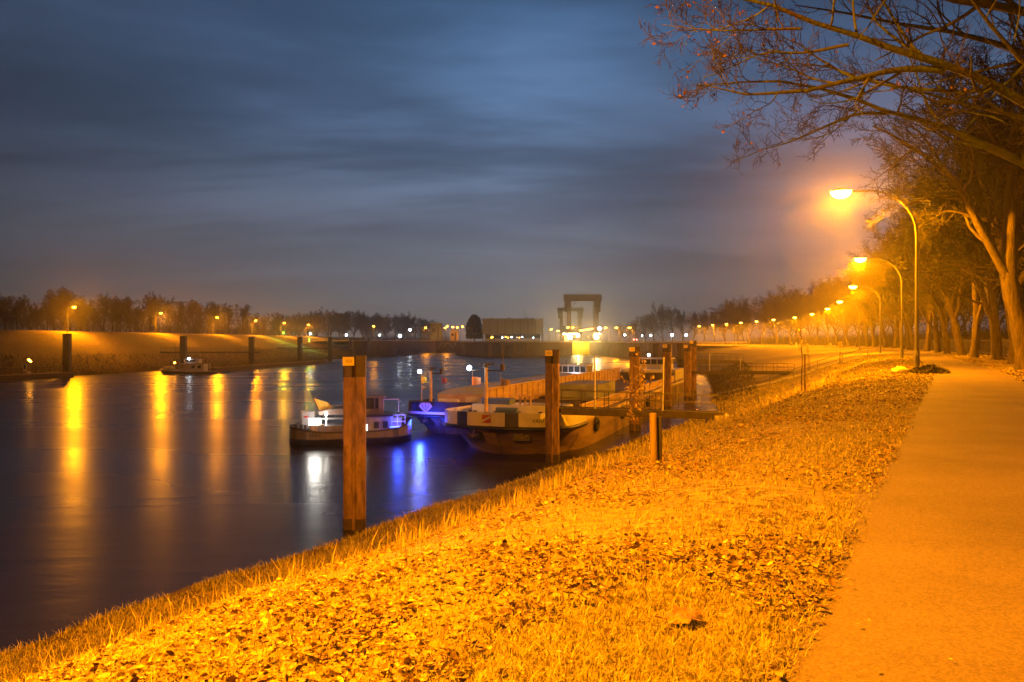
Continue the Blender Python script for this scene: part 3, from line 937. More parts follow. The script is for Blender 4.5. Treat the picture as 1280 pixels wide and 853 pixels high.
def make_pile(h, w, plate='103'):
    """box pile of two interlocked steel sections, with plate and dark cap"""
    r = empty('mooring_pile', (0, 0, 0), 0)
    def section(c0, c1, y0, y1, b=.07):
        return [(c0 + b, y0), (c1 - b, y0), (c1, y0 + b), (c1, y1 - b), (c1 - b, y1), (c0 + b, y1), (c0, y1 - b), (c0, y0 + b)]
    body = MB()
    body.prism(section(-w / 2, -.012, -w * .40, w * .42), -3, h - w * 1.0, 0)
    body.prism(section(.012, w / 2, -w * .46, w * .36), -3, h - w * 1.0 + .01, 0)
    body.prism(section(-w * .08, w * .08, -w * .49, 0, .03), -3, h - w * 1.02, 0)
    body.build('shaft', M['rust'], r)
    cap = MB()
    cap.prism(section(-w / 2 - .01, -.015, -w * .41, w * .43), h - w * 1.0 + .012, h - .06, 0)
    cap.prism(section(.008, w / 2 + .01, -w * .47, w * .37), h - w * 1.0 + .014, h, 0)
    cap.build('dark_cap', M['rust_dark'], r)
    wl = MB()
    wl.prism(section(-w / 2 - .012, -.01, -w * .412, w * .432), -2.9, .42, 0)
    wl.prism(section(.01, w / 2 + .012, -w * .472, w * .372), -2.9, .40, 0)
    wl.build('tide_mark', M['rust_dark'], r)
    if plate:
        pl = MB().box((-w * .24, -w * .46 - .02, h - w * .25), (w * .52, .025, w * .40)).build('number_plate', M['yellow_plate'], r)
        text_obj('number_lettering', plate, w * .22, M['ink'], pl, (-w * .24, -w * .46 - .036, h - w * .25), (PI / 2, 0, 0))
    return r

PW = .80
pile0 = make_pile(6.45, PW)
for i, (px, pyb, rz, dz, lab) in enumerate((
        (443.5, 660, .10, 0, 'nearest rusty mooring pile standing alone in the dark water'),
        (690.5, 577, -.10, .05, 'rusty mooring pile beside the bow of the light barge'),
        (793.5, 538, -.2, .1, 'rusty mooring pile behind the leafy sapling'),
        (834, 516, -.25, .25, 'rusty mooring pile next to the second white pole'))):
    d = (CZ - WATER_Z) * F / (pyb - HY)
    o = pile0 if i == 0 else copy_tree(pile0)
    o.location = ((px - 640) / F * d, d, WATER_Z + dz)
    o.rotation_euler = (0, 0, rz)
    tag(o, lab, 'mooring pile', 'rusty steel mooring piles along the near bank')
for px, d, dz, rz, lab in ((859.5, 90, .1, -.3, 'left one of the twin mooring piles at the second gangway'), (866.3, 93, .6, -.2, 'right one of the twin mooring piles at the second gangway')):
    o = copy_tree(pile0)
    o.location = ((px - 640) / F * d, d, WATER_Z + dz)
    o.rotation_euler = (0, 0, rz)
    tag(o, lab, 'mooring pile', 'rusty steel mooring piles along the near bank')
pile1 = make_pile(6.6, .95, None)
for ch in pile1.children:
    if ch.name.startswith('shaft'):
        ch.data.materials[0] = M['dark_steel']
for i, (px, d, pt) in enumerate(((850.5, 125, 429), (820, 140, 429.5))):
    o = pile1 if i == 0 else copy_tree(pile1)
    p = at(px, pt, d)
    o.location = (p.x, d, WATER_Z + (p.z - WATER_Z - 6.6))
    tag(o, 'plain dark mooring pile right of the white wheelhouse' if i == 0 else 'plain dark mooring pile behind the white wheelhouse', 'mooring pile', 'dark mooring piles behind the barges')

pileL = make_pile(8.6, 1.3, None)
for ch in pileL.children:
    if ch.name.startswith('shaft'):
        ch.data.materials[0] = M['dark_steel']
LP = [(84, 150, 417), (229.5, 171, 420), (314.5, 200, 421), (375, 228, 421), (413, 262, 421.5), (439, 295, 422), (461.5, 334, 422.5), (479.5, 372, 423), (493.5, 405, 423), (506, 441, 423.5), (513, 450, 424)]
for i, (px, d, pt) in enumerate(LP):
    o = pileL if i == 0 else copy_tree(pileL)
    p = at(px, pt, d)
    o.location = (p.x, d, p.z - 8.6)
    tag(o, 'dark mooring pile off the far bank, %s from the left' % ORD[i], 'mooring pile', 'dark mooring piles off the far bank')

def gangway(p0, p1, label, w=1.1, rail=1.05, n=10, m='dark_steel', rails=True, depth=.35):
    p0, p1 = Vector(p0), Vector(p1)
    d = p1 - p0
    L_ = math.hypot(d.x, d.y)
    g = empty('gangway', p0, math.atan2(d.y, d.x), label, 'gangway')
    dz = d.z
    def q(s, y, z): return (s, y, z + dz * s / L_)
    mb = MB()
    mb.add([q(0, -w / 2, 0), q(L_, -w / 2, 0), q(L_, w / 2, 0), q(0, w / 2, 0), q(0, -w / 2, -.07), q(L_, -w / 2, -.07), q(L_, w / 2, -.07), q(0, w / 2, -.07)],
           [[0, 1, 2, 3], [7, 6, 5, 4], [0, 4, 5, 1], [2, 6, 7, 3], [1, 5, 6, 2], [0, 3, 7, 4]])
    mb.build('deck', M['wood_dark'], g)
    bm_ = MB()
    for s in (-1, 1):
        y0, y1 = s * w / 2 + .01 * s, s * w / 2 + .09 * s
        bm_.add([q(0, y0, .06), q(L_, y0, .06), q(L_, y0, -depth), q(0, y0, -depth), q(0, y1, .06), q(L_, y1, .06), q(L_, y1, -depth), q(0, y1, -depth)],
                [[0, 1, 2, 3], [7, 6, 5, 4], [0, 4, 5, 1], [3, 2, 6, 7], [0, 3, 7, 4], [1, 5, 6, 2]])
    bm_.build('side_beam', M[m], g)
    if rails:
        for s in (-1, 1):
            r = MB()
            for i in range(n + 1):
                x = .05 + (L_ - .1) * i / n
                r.bar(q(x, s * (w / 2 + .05), .06), q(x, s * (w / 2 + .05), rail), .022, 6)
            for hh in (rail, rail * .55):
                r.bar(q(0, s * (w / 2 + .05), hh), q(L_, s * (w / 2 + .05), hh), .024, 6)
            r.build('railing', M[m], g)
    return g
gw = gangway((2.75, 44.9, -2.3), (12.5, 45.9, -2.7), 'gangway with thin railings from the bow pile to the near bank', n=7)
MB().box((9.7, 0, -1.3), (1.2, 1.6, 1.6)).build('abutment', M['concrete'], gw)
gangway((21.6, 92.5, -2.05), (36.0, 99.0, -2.35), 'gangway without leaves from the twin piles to the bank', n=9)
gangway((25.8, 118, -1.2), (37.0, 124, -1.6), 'faint distant gangway behind the second one', n=8)

for px, d, pyt, pyb, lab in ((743.5, 45.0, 447, 513.5, 'thin white pole standing on the middle of the first gangway'), (828, 45.6, 448, 516.5, 'thin white pole leaning on the bank half of the first gangway'),
                         (887, 94.2, 443, 466, 'thin white pole left on the second gangway'), (925.5, 97.0, 448, 467, 'thin white pole right on the second gangway')):
    a, b = at(px, pyb, d), at(px + (1.5 if px == 828 else 0), pyt, d)
    o = MB().tube([(0, 0, 0), (b.x - a.x, 0, b.z - a.z)], [.055, .04], 8).ball((b.x - a.x, 0, b.z - a.z), .06, 8, 4).build('marker_pole', M['white_paint'])
    o.location = a
    tag(o, lab, 'pole', 'white marker poles on the gangways')

# far bank jetties
def pontoon(px0, d0, px1, d1, label):
    a = Vector(((px0 - 640) / F * d0, d0, WATER_Z)); b = Vector(((px1 - 640) / F * d1, d1, WATER_Z))
    d = b - a
    L_ = d.length
    g = empty('pontoon', a, math.atan2(d.y, d.x), label, 'pontoon', 'floating pontoons off the far bank')
    MB().box((L_ / 2, 0, .35), (L_, 2.6, 1.1)).build('float', M['dark_steel'], g)
    MB().box((L_ / 2, 0, .96), (L_ + .1, 2.7, .1)).build('deck', M['wood'], g)
    r = MB()
    n = int(L_ / 3)
    for i in range(n + 1):
        r.bar((L_ * i / n, 1.2, 1.0), (L_ * i / n, 1.2, 2.0), .035)
    r.bar((0, 1.2, 2.0), (L_, 1.2, 2.0), .04)
    r.build('railing', M['dark_steel'], g)
    return g
pontoon(-30, 131, 86, 149, 'dark floating pontoon with the blue sign')
pontoon(262, 172, 404, 240, 'long dark floating pontoon right of the white cabin boat')
gangway(at(203, 440, 178), at(322, 440, 202), 'dark high gangway between the far piles behind the cabin boat', w=1.4, n=18)
gangway(at(350, 435, 232), at(440, 435.5, 285), 'dark high gangway below the green stripe on the far bank', w=1.4, n=14)

sg = empty('pontoon_sign', at(31, 472.5, 139), 0, 'blue and white information sign on two legs on the pontoon', 'sign')
MB().box((0, 0, 1.75), (.75, .06, 1.5)).build('panel', M['white_paint'], sg)
MB().box((.03, -.04, 2.0), (.42, .02, .8)).build('symbol', M['blue_paint'], sg)
for s in (-.28, .28):
    MB().bar((s, .02, -.3), (s, .02, 1.1), .04).build('leg', M['pole'], sg)
lg = empty('pontoon_lamp', at(36, 472, 140), 0, 'small slanted yellow lamp next to the blue sign', 'lamp')
MB().bar((0, 0, -.3), (0, 0, 3.0), .05).build('post', M['pole'], lg)
MB().tube([(-.05, 0, 3.25), (.5, -.1, 2.85)], [.2, .12], 8).build('lens', M['lens_small'], lg)
MB().box((.05, 0, .9), (.6, .3, .4), bev=.05).build('cabinet', M['white_paint'], lg)

# stairs with a green lit rail on the far bank
gs = at(380, 421, 300); ge = at(432, 445.5, 296)
r = empty('bank_stairs', (gs.x, 300, gz(gs.x, 300)), 0, 'stairs lit green running down the far bank to the basin', 'stairs')
st = MB()
e0 = Vector((-97, 300, gz(-97, 300))); e1 = Vector((-70, 306, gz(-70, 306)))
for i in range(40):
    p = e0.lerp(e1, i / 39)
    p.z = gz(p.x, p.y) + .12
    st.box(p - r.location, (.9, 2.2, .25))
st.build('steps', M['concrete'], r)
light('stair_light', r, Vector((-90, 302, LEFT_H + .6)) - r.location, 2500, (.45, 1.0, .08), .2)
light('stair_light', r, Vector((-80, 303, 1.8)) - r.location, 1800, (.45, 1.0, .08), .2)
for q_ in (Vector((-90, 302, LEFT_H + .85)), Vector((-80, 303, 2.05))):
    g_ = Vector((q_.x, q_.y, gz(q_.x, q_.y) - .2))
    lp_ = MB().bar(g_ - r.location, q_ - r.location, .06).build('lamp_post', M['pole'], r)
    MB().ball(q_ + Vector((0, 0, .08)) - r.location, .16, 8, 5).build('lens', M['lens_green'], lp_)

# ------------------------------------------------------------------ barges and boats
def barge_hull(L_, B, fb, rake, sheer, m_hull, m_top, parent, bow_len=5.0, stripe=None):
    """bow at y=0, stern at y=L; z measured from the water"""
    st = [0, .12, .35, .8, 1.5, 2.5, 4, 6, 9, 14, 20, L_ * .5, L_ - 14, L_ - 8, L_ - 4, L_ - 1.5, L_]
    lv = [-.9, 0.0, .25, .55, .8, 1.0]
    def half(s, lev):
        # half width at station s, level 0 (water) .. 1 (deck)
        t = max(0.0, lev)
        s0 = rake * (1 - t) ** 1.05
        ss = s - s0
        if ss <= 0: f = 0.0
        else:
            ln = bow_len * (1.65 - .65 * t)
            u = min(1, ss / ln)
            f = (1 - (1 - u) ** (2.6 if t > .5 else 2.0)) ** (.44 if t > .9 else (.5 if t > .7 else .62))
        aft = L_ - s
        fa = 1.0
        if aft < 6: fa = .74 + .26 * math.sqrt(max(0, aft / 6)) if t > .5 else .45 + .55 * (max(0, aft) / 6) ** .7
        return B / 2 * f * fa
    V, Fc, mats_ = [], [], []
    nl = len(lv)
    for s in st:
        z1 = fb + sheer * max(0, 1 - s / 9.0) ** 2 + .25 * sheer * max(0, 1 - (L_ - s) / 8.0) ** 2
        for side in (-1, 1):
            for t in lv:
                y = s
                s0 = rake * (1 - max(0, t)) ** 1.05
                yy = max(s, s0)
                V.append((side * half(max(s, s0 + 1e-4 if s <= s0 else s), t), yy, (z1 * t) if t >= 0 else -.9))
    per = 2 * nl
    mb = MB()
    mb.v = V
    for i in range(len(st) - 1):
        for sd in (0, 1):
            for k in range(nl - 1):
                a = i * per + sd * nl + k
                q = [a, a + per, a + per + 1, a + 1]
                mb.f.append(q if sd == 0 else q[::-1])
                mb.m.append(1 if k >= nl - 2 and m_top else 0)
                mb.s.append(True)
        a = i * per + nl - 1
        b = i * per + 2 * nl - 1
        mb.f.append([a, a + per, b + per, b]); mb.m.append(2); mb.s.append(False)
    e = (len(st) - 1) * per
    for k in range(nl - 1):
        mb.f.append([e + k, e + nl + k, e + nl + k + 1, e + k + 1]); mb.m.append(0); mb.s.append(False)
    hull = mb.build('hull', [m_hull, m_top or m_hull, M['grey_deck']], parent)
    def deck(s):
        return half(s, 1.0), fb + sheer * max(0, 1 - s / 9.0) ** 2
    def skin(x, t):
        s = 0.0
        while half(s, t) < abs(x) and s < L_ * .4: s += .02
        s2 = s
        while half(s2, t) < abs(x) + .25 and s2 < L_ * .4: s2 += .02
        z1 = fb + sheer * max(0, 1 - s / 9.0) ** 2
        return Vector((x, s, z1 * t)), math.atan2(s2 - s, .25) * (1 if x > 0 else -1)
    deck.skin = skin
    return hull, deck

def bulwark(deck, s_list, h, parent, sect, name='bulwark', thick=.08, out=.05, by_x=False):
    """outer wall round the bow, coloured in sections: sect = [(path position end, material index)]"""
    pts = [(-deck(s)[0], s, deck(s)[1]) for s in reversed(s_list)] + [(deck(s)[0], s, deck(s)[1]) for s in s_list if s > 0 or deck(s)[0] > .05]
    # arc length
    acc = [0]
    for i in range(1, len(pts)):
        acc.append(acc[-1] + math.dist(pts[i], pts[i - 1]))
    tot = acc[-1]
    N_ = 90
    P = []
    for j in range(N_ + 1):
        t = tot * j / N_
        i = max(k for k in range(len(acc)) if acc[k] <= t + 1e-9)
        i = min(i, len(acc) - 2)
        f = (t - acc[i]) / max(1e-9, acc[i + 1] - acc[i])
        P.append(Vector(pts[i]).lerp(Vector(pts[i + 1]), f))
    mb = MB()
    outp, inp = [], []
    for j, p in enumerate(P):
        t = (P[min(j + 1, N_)] - P[max(j - 1, 0)]); t.z = 0
        t.normalize()
        n = Vector((t.y, -t.x, 0))
        if n.y > 0 and abs(n.x) < .5: n = -n
        outp.append(p + n * out); inp.append(p - n * thick)
    for j in range(N_):
        fr = (outp[j].x + outp[j + 1].x) / 2 if by_x else (j + .5) / N_
        m = sect[-1][1]
        for e, mm in sect:
            if fr < e:
                m = mm; break
        a, b, c, d = outp[j], outp[j + 1], inp[j + 1], inp[j]
        up = Vector((0, 0, h)); dn = Vector((0, 0, -.35))
        mb.add([a + dn, b + dn, b + up, a + up, c + up, d + up, c, d], [[0, 1, 2, 3], [3, 2, 4, 5], [5, 4, 6, 7]], m)
    return mb, P, outp

def mast(parent, x, y, z, h, mlamp='lens_white', arm=1.7, flags=(), lamp_side=-1, power=120):
    ms = MB().tube([(x, y, z), (x, y, z + h)], [.13, .10], 10).build('mast', M['coaming'], parent)
    cr = MB().bar((x - arm, y, z + h - .35), (x + arm, y, z + h - .35), .045)
    cr.bar((x - arm * .45, y, z + h + .05), (x + arm * .5, y, z + h + .08), .06)
    cr.box((x, y, z + h), (.3, .25, .3), bev=.05)
    cr.build('crossbar', M['dark_steel'], ms)
    MB().ball((x + lamp_side * arm, y - .05, z + h - .2), .15, 10, 6).build('lamp', M[mlamp], ms)
    if power: light('mast_light', ms, (x + lamp_side * arm, y - .4, z + h - .1), power, (1, .93, .8), .1)
    bx = MB().box((x - lamp_side * arm * .95, y, z + h - .15), (.28, .25, .4), bev=.05).bar((x - lamp_side * arm, y, z + h), (x - lamp_side * arm, y, z + h + .75), .03)
    bx.build('signal_box', M['dark_steel'], ms)
    for fx, fz, mm, w, hh in flags:
        v, f = [], []
        for i in range(7):
            u = i / 6
            for j in (0, 1):
                v.append((x + fx + w * u, y + .1 * math.sin(u * 5 + fx), z + h - fz - hh * j + .12 * u * (1 if j else -.6)))
        for i in range(6): f.append([2 * i, 2 * i + 2, 2 * i + 3, 2 * i + 1])
        fl = MB().add(v, f, 0, True)
        fl.bar((x + fx, y, z + h - .35), (x + fx, y, z + h - fz - hh), .012, 4)
        fo = fl.build('flag', M[mm], ms)
    return ms

def wheelhouse(parent, y0, y1, hw, z0, z1, zwin, x=0, body='white_paint'):
    h = MB().box((x, (y0 + y1) / 2, (z0 + zwin) / 2), (hw * 2, y1 - y0, zwin - z0), bev=.15)
    h.box((x, (y0 + y1) / 2, z1 - .08), (hw * 2 + .35, y1 - y0 + .4, .16), bev=.12)
    n = 6
    for i in range(n + 1):
        for yy in (y0 + .06, y1 - .06):
            h.box((x - hw + .06 + (hw * 2 - .12) * i / n, yy, (zwin + z1) / 2 - .05), (.09, .09, z1 - zwin - .06))
    for i in range(1, 4):
        for s in (-1, 1):
            h.box((x + s * (hw - .06), y0 + (y1 - y0) * i / 4, (zwin + z1) / 2 - .05), (.09, .09, z1 - zwin - .06))
    wh = h.build('wheelhouse', M[body], parent)
    MB().box((x, (y0 + y1) / 2, (zwin + z1) / 2 - .06), (hw * 2 - .22, y1 - y0 - .22, z1 - zwin - .1)).build('window', M['glass'], wh)
    return wh

BA = -math.atan2(.335, .942)

def light_barge():
    b = empty('cargo_barge', (-1.2, 45.6, WATER_Z), BA, 'open empty cargo barge with white bow bulwark moored nearest the bank', 'barge')
    L_, B, fb = 67, 8.2, 2.05
    hull, deck = barge_hull(L_, B, fb, 2.0, .2, M['hull_rust'], None, b, 3.4)
    sl = [0, .03, .07, .15, .3, .6, 1.0, 1.6, 2.5, 3.6, 5, 6.5]
    mb, P, outp = bulwark(deck, sl, .5, b, [(-2.5, 0), (-1.7, 1), (.9, 0), (1.65, 1), (9, 0)], by_x=True)
    bw = mb.build('bulwark', [M['white_paint'], M['hull_black']], b)
    rb = MB()
    rb.tube([a + Vector((0, 0, -.42)) for a in outp], .13, 6)
    rb.build('rubbing_band', M['hull_black'], b)
    def on_bow(x0, x1, dz, off):
        a = min(range(len(outp)), key=lambda j: abs(outp[j].x - x0) + (9 if outp[j].y > 4 else 0))
        c = min(range(len(outp)), key=lambda j: abs(outp[j].x - x1) + (9 if outp[j].y > 4 else 0))
        p, q = outp[a], outp[c]
        n = Vector((q.y - p.y, -(q.x - p.x), 0)).normalized()
        return (p + q) / 2 + n * off + Vector((0, 0, dz)), math.atan2(q.y - p.y, q.x - p.x)
    pm, ang = on_bow(2.3, 3.05, .06, .08)
    text_obj('name_lettering', 'VARI', .33, M['ink'], bw, pm, (PI / 2, 0, ang), .004)
    pm, ang = on_bow(-.62, -.08, .12, .06)
    em = MB().box((0, 0, 0), (.56, .03, .46)).build('emblem', M['flag_red'], bw)
    em.location = pm; em.rotation_euler = (0, 0, ang)
    MB().add([(-.27, -.025, -.2), (.27, -.025, .06), (.27, -.025, .2), (-.27, -.025, -.06)], [[0, 1, 2, 3]]).build('white_stripe', M['white_paint'], em)
    # anchor pockets
    for sx in (-1, 1):
        q, an_ = deck.skin(sx * 1.5, .60)
        o = MB().box((0, .12, 0), (1.0, .5, .7)).build('anchor_pocket', M['hull_black'], b)
        o.location = q; o.rotation_euler = (-.25, 0, an_)
        MB().bar((0, -.16, .3), (0, -.2, -.2), .06).tube([(-.35, -.18, -.05), (0, -.22, -.25), (.35, -.18, -.05)], .06, 6).build('anchor', M['hull_rust'], o)
    # foredeck: winch, bollards, low house
    MB().box((0.1, 2.4, 2.45), (1.6, .7, .35), bev=.05).tube([(-.6, 2.4, 2.65), (.8, 2.4, 2.65)], .22, 10).build('winch', M['blue_paint'], b)
    for x, y in ((-2.3, 2.2), (-1.9, 2.0), (2.3, 2.3), (2.7, 2.6), (-.9, 1.3), (1.2, 1.4)):
        MB().tube([(x, y, 2.1), (x, y, 2.6), (x, y, 2.65)], [.12, .12, .16], 8).build('bollard', M['dark_steel'], b)
    MB().box((0, 5.6, 2.45), (6.4, 2.2, .75), bev=.1).build('forepeak_house', M['white_paint'], b)
    MB().box((-1.6, 5.4, 3.0), (2.0, 1.2, .35), bev=.05).build('locker', M['blue_paint'], b)
    MB().box((1.8, 5.6, 2.85), (2.6, 1.8, .05)).build('deck_plate', M['grey_deck'], b)
    for x in (.2, .55, .9):
        MB().tube([(x, 4.6, 2.7), (x, 4.6, 3.3), (x, 4.4, 3.45)], [.07, .07, .1], 8).build('vent_pipe', M['coaming'], b)
    mast(b, -1.7, 3.4, 2.1, 3.35, 'lens_white', 1.15, ((-.95, .75, 'flag_orange', .62, .58), (1.0, .85, 'flag_multi', .62, .52)), -1, 60)
    # open hold: far and near coaming, end walls, floor, side decks come from the hull
    y0, y1, hw = 7.6, 54.0, 3.4
    ch = 1.55
    cm = MB()
    cm.box((-hw, (y0 + y1) / 2, fb + ch / 2), (.1, y1 - y0, ch))
    for i in range(32):
        cm.box((-hw + .09, y0 + .6 + i * 1.42, fb + ch / 2), (.09, .05, ch))
    cm.bar((-hw, y0, fb + ch), (-hw, y1, fb + ch), .09)
    cm.build('hold_coaming', M['coaming'], b)
    cn = MB().box((hw, (y0 + y1) / 2, fb + .3), (.1, y1 - y0, .6))
    cn.bar((hw, y0, fb + .6), (hw, y1, fb + .6), .09)
    cn.build('hold_coaming', M['coaming'], b)
    ew = MB().box((0, y0, fb + .45), (hw * 2, .1, .9))
    ew2 = MB().box((0, y1, fb + .5), (hw * 2, .1, 1.0))
    for i in range(24):
        ew2.box((-hw + .2 + i * .28, y1 - .1, fb + .5), (.07, .1, .98))
    ew.build('hold_bulkhead', M['hold'], b)
    ew2.build('hold_bulkhead', M['hold'], b)
    MB().box((0, (y0 + y1) / 2, fb + .06), (hw * 2 - .2, y1 - y0 - .2, .06)).build('hold_floor', M['hold'], b)
    MB().box((.6, 21, fb + .8), (3.4, 6.5, 1.3)).build('hatch_lid', M['grey_deck'], b)
    gr = MB()
    for i in range(25):
        y = 6.5 + i * 2.1
        gr.bar((B / 2 - .12, y, fb), (B / 2 - .12, y, fb + .18), .03)
    gr.tube([(B / 2 - .12, 6, fb + .18), (B / 2 - .12, 60, fb + .18)], .07, 6)
    gr.build('gunwale', M['coaming'], b)
    # accommodation and wheelhouse aft
    MB().box((0, 59.5, fb + .65), (6.8, 9.0, 1.3), bev=.3).build('accommodation', M['white_paint'], b)
    wh = wheelhouse(b, 57.2, 60.4, 2.5, fb + 1.3, fb + 2.75, fb + 1.95)
    MB().ball((-.2, 57, fb + 3.15), .16, 8, 5).build('deck_lamp', M['lens_white'], wh)
    MB().bar((-.2, 57.1, fb + 2.6), (-.2, 57.1, fb + 3.1), .03).bar((1.6, 58, fb + 2.7), (1.6, 58, fb + 3.9), .03).build('aerial', M['dark_steel'], wh)
    MB().bar((3.4, 64, fb + .2), (3.4, 66, fb + 2.8), .04).build('flagstaff', M['white_paint'], b)
    return b
lb = light_barge()
def fittings(b, B, fb, ys_, ring=True):
    for y in ys_:
        for s_ in ((1,) if ring else (-1, 1)):
            ty = MB()
            cx = s_ * (B / 2 + .14)
            pts = [(cx, y + .38 * math.cos(a), fb - .75 + .38 * math.sin(a)) for a in [2 * PI * k / 14 for k in range(15)]]
            ty.tube(pts, .13, 7, cap=False)
            ty.bar((cx, y, fb - .4), (s_ * (B / 2 - .1), y, fb + .15), .02, 4)
            ty.build('tyre_fender', M['tyre'], b)
def line(parent, a, b_, sag, r=.025):
    a, b_ = Vector(a), Vector(b_)
    pts = []
    for k in range(13):
        u = k / 12
        p = a.lerp(b_, u); p.z -= sag * 4 * u * (1 - u)
        pts.append(p)
    MB().tube(pts, r, 5).build('mooring_line', M['wood'], parent)
bpy.context.view_layer.update()
fittings(lb, 8.2, 2.05, (9, 18, 30, 42))
inv = lb.matrix_world.inverted()
line(lb, (2.9, 2.6, 2.6), inv @ Vector((2.0, 44.4, WATER_Z + 3.6)), .25)
line(lb, (3.9, 14, 2.2), inv @ Vector((9.3, 60.3, WATER_Z + 3.2)), .5)
line(lb, (3.9, 30, 2.2), inv @ Vector((9.5, 60.6, WATER_Z + 3.4)), .5)

def dark_barge():
    b = empty('cargo_barge', (-5.5, 56.1, WATER_Z), BA, 'black bowed cargo barge with grey hatch covers moored outside the light one', 'barge')
    L_, B, fb = 44, 6.7, 1.6
    hull, deck = barge_hull(L_, B, fb, 1.7, .35, M['hull_dark'], M['hull_black'], b, 3.2)
    sl = [0, .03, .07, .15, .3, .6, 1.0, 1.6, 2.5, 3.6, 5, 6.5]
    mb, P, outp = bulwark(deck, sl, .62, b, [(1.0, 0)])
    bw = mb.build('bulwark', [M['hull_black']], b)
    wst = MB()
    for j in range(14, 74):
        if j in (24, 25): continue
        a, c = outp[j], outp[j + 1]
        dd = (c - a); n = Vector((dd.y, -dd.x, 0)).normalized() * .02
        wst.add([a + n + Vector((0, 0, -.32)), c + n + Vector((0, 0, -.32)), c + n + Vector((0, 0, -.14)), a + n + Vector((0, 0, -.14))], [[0, 1, 2, 3]])
    wst.build('white_stripe', M['white_paint'], bw)
    rb = MB()
    rb.tube([a + Vector((0, 0, -.45)) for a in outp], .12, 6)
    rb.build('rubbing_band', M['hull_black'], b)
    jm = min(range(len(outp)), key=lambda j: abs(outp[j].x + .85) + (9 if outp[j].y > 3 else 0))
    p = outp[jm] + Vector((-.02, -.22, .18))
    em = MB().add([(p.x - .55, p.y, p.z + .1), (p.x - .35, p.y, p.z + .36), (p.x + .35, p.y, p.z + .36), (p.x + .55, p.y, p.z + .1), (p.x, p.y, p.z - .42)], [[4, 3, 2, 1, 0]])
    e = em.build('diamond_emblem', M['coaming'], bw)
    ln = MB()
    for xx in (-.3, 0, .3):
        ln.bar((p.x + xx, p.y - .01, p.z + .3), (p.x + xx * .3, p.y - .01, p.z - .2), .02, 4)
    ln.build('facet_line', M['ink'], e)
    for sx in (-1, 1):
        q, an_ = deck.skin(sx * 1.3, .60)
        o = MB().box((0, .12, 0), (1.0, .5, .7)).build('anchor_pocket', M['hull_black'], b)
        o.location = q; o.rotation_euler = (-.25, 0, an_)
        MB().bar((0, -.16, .3), (0, -.2, -.2), .06).tube([(-.35, -.18, -.05), (0, -.22, -.25), (.35, -.18, -.05)], .06, 6).build('anchor', M['hull_rust'], o)
    MB().box((-.2, 2.6, 2.1), (1.6, .8, .5), bev=.05).tube([(-1, 2.6, 2.4), (.6, 2.6, 2.4)], .2, 10).build('winch', M['white_paint'], b)
    for x, y in ((-2.1, 2.2), (2.2, 2.2), (2.6, 2.7)):
        MB().tube([(x, y, 1.8), (x, y, 2.3)], .13, 8).build('bollard', M['dark_steel'], b)
    MB().box((1.6, 3.9, 2.2), (1.5, 1.2, .9), bev=.08).build('deck_locker', M['white_paint'], b)
    MB().bar((-2.3, 2.2, 1.9), (-2.3, 2.2, 3.6), .03).add([(-2.3, 2.2, 3.6), (-1.95, 2.22, 3.45), (-2.3, 2.2, 3.28)], [[0, 1, 2]]).build('pennant', M['white_paint'], b)
    mast(b, -2.2, 3.6, 1.8, 3.0, 'lens_white', .95, ((-.8, .6, 'flag_yellow', .5, .55), (.95, .65, 'flag_red', .45, .5)), -1, 40)
    # hold with arched covers
    hw, y0 = 2.7, 6.0
    cm = MB()
    for s in (-1, 1):
        cm.box((s * hw, y0 + 14.5, fb + .55), (.1, 29, 1.1))
    cm.box((0, y0, fb + .55), (hw * 2, .1, 1.1)).box((0, y0 + 29, fb + .55), (hw * 2, .1, 1.1))
    cm.build('hold_coaming', M['coaming'], b)
    for i in range(7):
        v, f = [], []
        a0 = y0 + .05 + i * 4.15
        a1 = a0 + 4.05 + (.25 if i % 2 else 0)
        zz = fb + 1.1 + (.08 if i % 2 else 0)
        n = 10
        for yy in (a0, a1):
            for k in range(n + 1):
                t = -1 + 2 * k / n
                v.append((t * (hw + .12), yy, zz + .62 * (1 - t * t)))
        for k in range(n): f.append([k, k + 1, k + n + 2, k + n + 1])
        f.append(list(range(n + 1))[::-1]); f.append(list(range(n + 1, 2 * n + 2)))
        MB().add(v, f, 0, False).build('hatch_cover', M['hatch'], b)
    MB().box((0, 39.0, fb + .5), (5.4, 7.2, 1.0), bev=.3).build('accommodation', M['white_paint'], b)
    wh = wheelhouse(b, 36.0, 39.0, 2.2, fb + 1.0, fb + 2.6, fb + 1.75)
    sc = MB()
    for s in (-1, 1):
        sc.tube([(0, 35.96, fb + 1.35), (s * .5, 35.96, fb + 1.52), (s * .9, 35.96, fb + 1.3), (s * 1.3, 35.96, fb + 1.42)], .06, 6)
    sc.build('scroll_ornament', M['ink'], wh)
    MB().box((1.3, 35.8, fb + 1.05), (.5, .25, .14)).build('deck_lamp', M['lens_white'], wh)
    MB().bar((-.5, 37, fb + 2.5), (-.5, 37, fb + 3.1), .04).bar((.8, 37, fb + 2.5), (.8, 37, fb + 3.5), .04).build('aerial', M['dark_steel'], wh)
    light('wheelhouse_light', wh, (.6, 35.2, fb + 1.4), 60, (.8, .9, 1), .1)
    cr = MB().tube([(2.3, 41.5, fb + 1.1), (2.9, 41.6, fb + 1.6), (4.3, 41.7, fb + 1.7)], [.18, .15, .12], 8).box((2.3, 41.5, fb + .7), (.6, .6, 1.0))
    cr.build('davit', M['dark_steel'], b)
    return b
db = dark_barge()
fittings(db, 6.7, 1.6, (7, 15), True)

